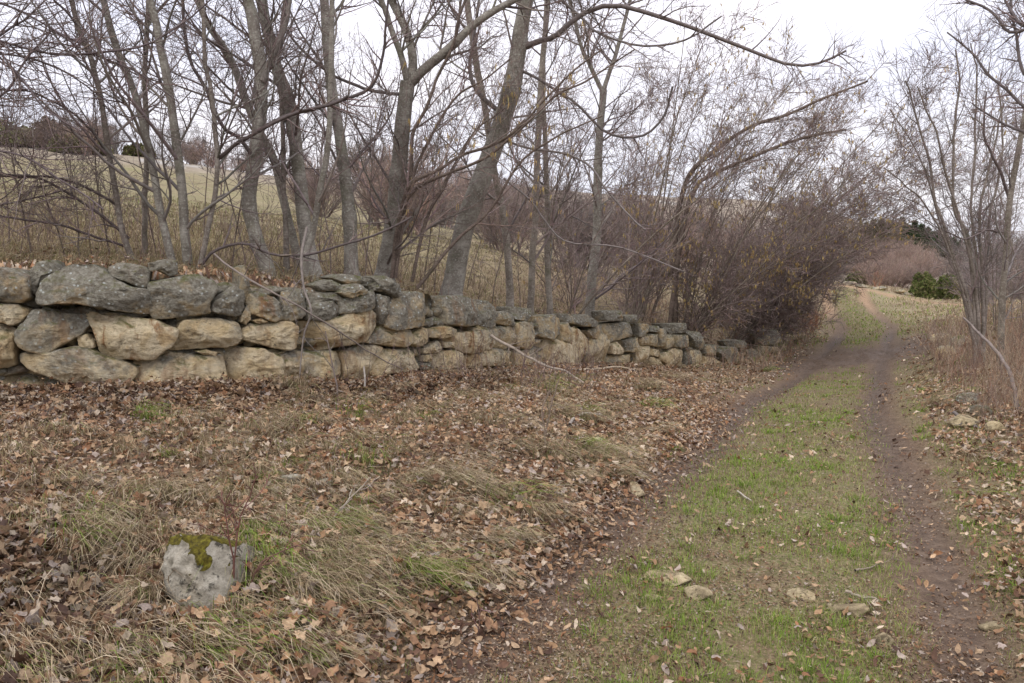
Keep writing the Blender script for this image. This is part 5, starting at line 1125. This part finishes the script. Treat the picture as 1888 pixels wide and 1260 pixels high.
# green grass: track ridge, right side, patches
g = Geo(); X, Y, R_ = polar(330000, 1.9, 34, -14, 42, r=r); u, rut, mud = zones(X, Y); nn = fbm(X * 1.6, Y * 1.6, seed=95); n4 = fbm(X * 6, Y * 6, seed=96)
ridge = sstep(.85 - np.abs(u), 0, .25) * np.clip(.62 + .9 * nn + .5 * n4 - .35 * sstep(5 - Y, 0, 2) * (u < .2), .05, 1); side = sstep(np.abs(u), .95, 1.1) * sstep(2.3 - np.where(u > 0, u, -u + .9), 0, .6) * np.clip(.35 + 1.1 * nn + .5 * n4, .0, 1)
dens = np.maximum(ridge, side) * (1 - np.clip(mud * 1.3, 0, 1)) * (1 - .85 * rut); m = r.random(len(X)) < dens; X, Y, R_, u, nn = X[m], Y[m], R_[m], u[m], nn[m]
lush = sstep(nn, -.1, .35)[:, None]; C = pal(GREEN, len(X), r, [.22, .26, .14, .18, .12, .08]) * lush + pal(GREEN, len(X), r, [.06, .1, .08, .24, .27, .25]) * (1 - lush)
add_blades(g, X, Y, r.uniform(.018, .055, len(X)) * (1 + .02 * R_), .0020 * np.maximum(1, R_ / 3.2), r.normal(size=len(X)), r.normal(size=len(X)), np.full(len(X), .35), r, C, jit=3)
tag(g.build('green_grass', M_GRASS), kind='stuff')

g = Geo(); r = np.random.default_rng(123); X, Y, R_ = polar(60000, 20, 62, 17, 36, r=r); u, rut, mud = zones(X, Y); nn = fbm(X * .9, Y * .9, seed=124); dw, s_, a_ = poly_dist(X, Y, WALL)
od, _, _ = poly_dist(X, Y, np.array([P(*q) for q in [(1520, 524, 38.5), (1560, 526, 38), (1600, 537, 37.2), (1680, 550, 36.2), (1770, 563, 33.6)]]))
m = (mud < .25) & (rut * (np.abs(u) < 1.2) < .35) & (od > .7) & (r.random(len(X)) < np.clip(.5 + .8 * nn, .1, 1)); X, Y, R_, u, nn = X[m], Y[m], R_[m], u[m], nn[m]
gr = (r.random(len(X)) < np.clip(.75 - np.abs(u) * .14 - nn * .6, .08, .9)) & (R_ < 42); C = pal(np.array([(.40, .33, .21), (.30, .23, .15), (.47, .39, .26), (.24, .17, .11)]), len(X), r); C[gr] = pal(GREEN, gr.sum(), r, [.1, .2, .1, .25, .2, .15])
add_blades(g, X, Y, r.uniform(.05, .17, len(X)) * (1 + .5 * (np.abs(u) > 2)), .0022 * R_ / 3.2, r.normal(size=len(X)), r.normal(size=len(X)), np.full(len(X), .5), r, C, jit=3)
tag(g.build('slope_grass', M_GRASS), kind='stuff')
# coarse taller tufts of grass on the middle of the track and its right side
g = Geo(); X, Y, R_ = polar(900, 2.1, 13, -6, 40, r=r); u, rut, mud = zones(X, Y); nn = fbm(X * 1.6, Y * 1.6, seed=95); m = (np.abs(u) < 2.2) & (rut < .3) & (r.random(len(X)) < np.clip(.35 + 1.3 * nn, .02, 1)) & (u > -1.0); X, Y, R_ = X[m], Y[m], R_[m]
ti = np.repeat(np.arange(len(X)), 46); bx = X[ti] + r.normal(0, .035, len(ti)); by = Y[ti] + r.normal(0, .03, len(ti))
add_blades(g, bx, by, r.uniform(.03, .085, len(ti)), .0026 * np.maximum(1, R_[ti] / 4), bx - X[ti], by - Y[ti], np.full(len(ti), .4), r, pal(GREEN, len(ti), r, [.26, .24, .18, .16, .09, .07]), jit=.6)
tag(g.build('grass_tufts', M_GRASS), kind='stuff')

# brush of reddish dead stems on the right verge, and dry weeds at the wall end
def brush(n, seed, xr, dr_, h, cols, name='dead_brush', sidebr=2):
    r = np.random.default_rng(seed); px = r.uniform(*xr, n); d = np.exp(r.uniform(math.log(dr_[0]), math.log(dr_[1]), n)); X = (px - 944) / FPX * d; Y = d
    u, rut, mud = zones(X, Y); dw, s, a = poly_dist(X, Y, WALL); m = (np.abs(u) > 1.5) & (np.abs(dw) > .3) & (r.random(n) < .35 + .65 * (fbm(X * 1.2, Y * 1.2, seed=seed) > -.1)) ; X, Y = X[m], Y[m]; k = len(X)
    b = np.stack([X, Y, H(X, Y) - .02], 1); hh = r.uniform(.4, 1, k) * h; dr = r.normal(0, .28, (k, 3)); dr[:, 2] = 1; p = np.zeros((k, 6, 3)); p[:, 0] = b
    for i in range(1, 6): dr = dr + r.normal(0, .1, dr.shape); dr /= np.linalg.norm(dr, axis=1)[:, None]; p[:, i] = p[:, i - 1] + dr * (hh / 5)[:, None]
    R_ = np.linspace(1, .4, 6)[None] * (.0022 * np.maximum(1, Y / 6))[:, None]; g = Geo(); V, Q = tubes(p, R_, 3); C = np.array(cols)[r.integers(0, len(cols), k)] * r.uniform(.7, 1.3, (k, 1)); g.add(V, Q, np.repeat(C, 18, 0))
    a_, ra = spawn(p, R_, sidebr, (.1 * h, .45 * h), (.3, .9), 4, r, t0=.3, up=.05, rmin=.0012, rfac=.8); ra = np.maximum(ra, (np.repeat(R_[:, -1], sidebr) * .8)[:, None]); V, Q = tubes(a_, ra, 3); g.add(V, Q, np.repeat(np.repeat(C, sidebr, 0), 12, 0))
    tag(g.build(name, M_TWIG), kind='stuff')
brush(1700, 951, (1690, 2050), (6.6, 24), .75, [(.27, .15, .095), (.32, .21, .14), (.22, .155, .12), (.40, .31, .21), (.34, .27, .2), (.18, .11, .085)], sidebr=5)
brush(1500, 952, (1480, 1620), (24, 44), 1.0, [(.30, .14, .08), (.22, .14, .10), (.30, .22, .15)], sidebr=4)
brush(900, 953, (1180, 1500), (17, 26), .7, [(.28, .17, .11), (.18, .13, .1), (.34, .26, .18)])
brush(1300, 954, (-100, 1100), (8.3, 17), .7, [(.16, .11, .09), (.24, .18, .14), (.12, .08, .075)], 'undergrowth')
g = Geo(); r = np.random.default_rng(99); X, Y, R_ = polar(34000, 4.5, 26, 22, 42, r=r); u, rut, mud = zones(X, Y); m = (u > 1.7) & (r.random(len(X)) < sstep(u, 1.6, 2.6)); X, Y, R_ = X[m], Y[m], R_[m]
add_blades(g, X, Y, r.uniform(.07, .24, len(X)), .0028 * np.maximum(1, R_ / 4.5), r.normal(size=len(X)), r.normal(size=len(X)), np.full(len(X), .45), r, pal(np.array([(.36, .27, .17), (.28, .19, .12), (.42, .34, .23), (.22, .14, .09)]), len(X), r), jit=3)
tag(g.build('verge_grass', M_GRASS), kind='stuff')
print('verts', sum(len(o.data.vertices) for o in scene.objects if o.type == 'MESH'))
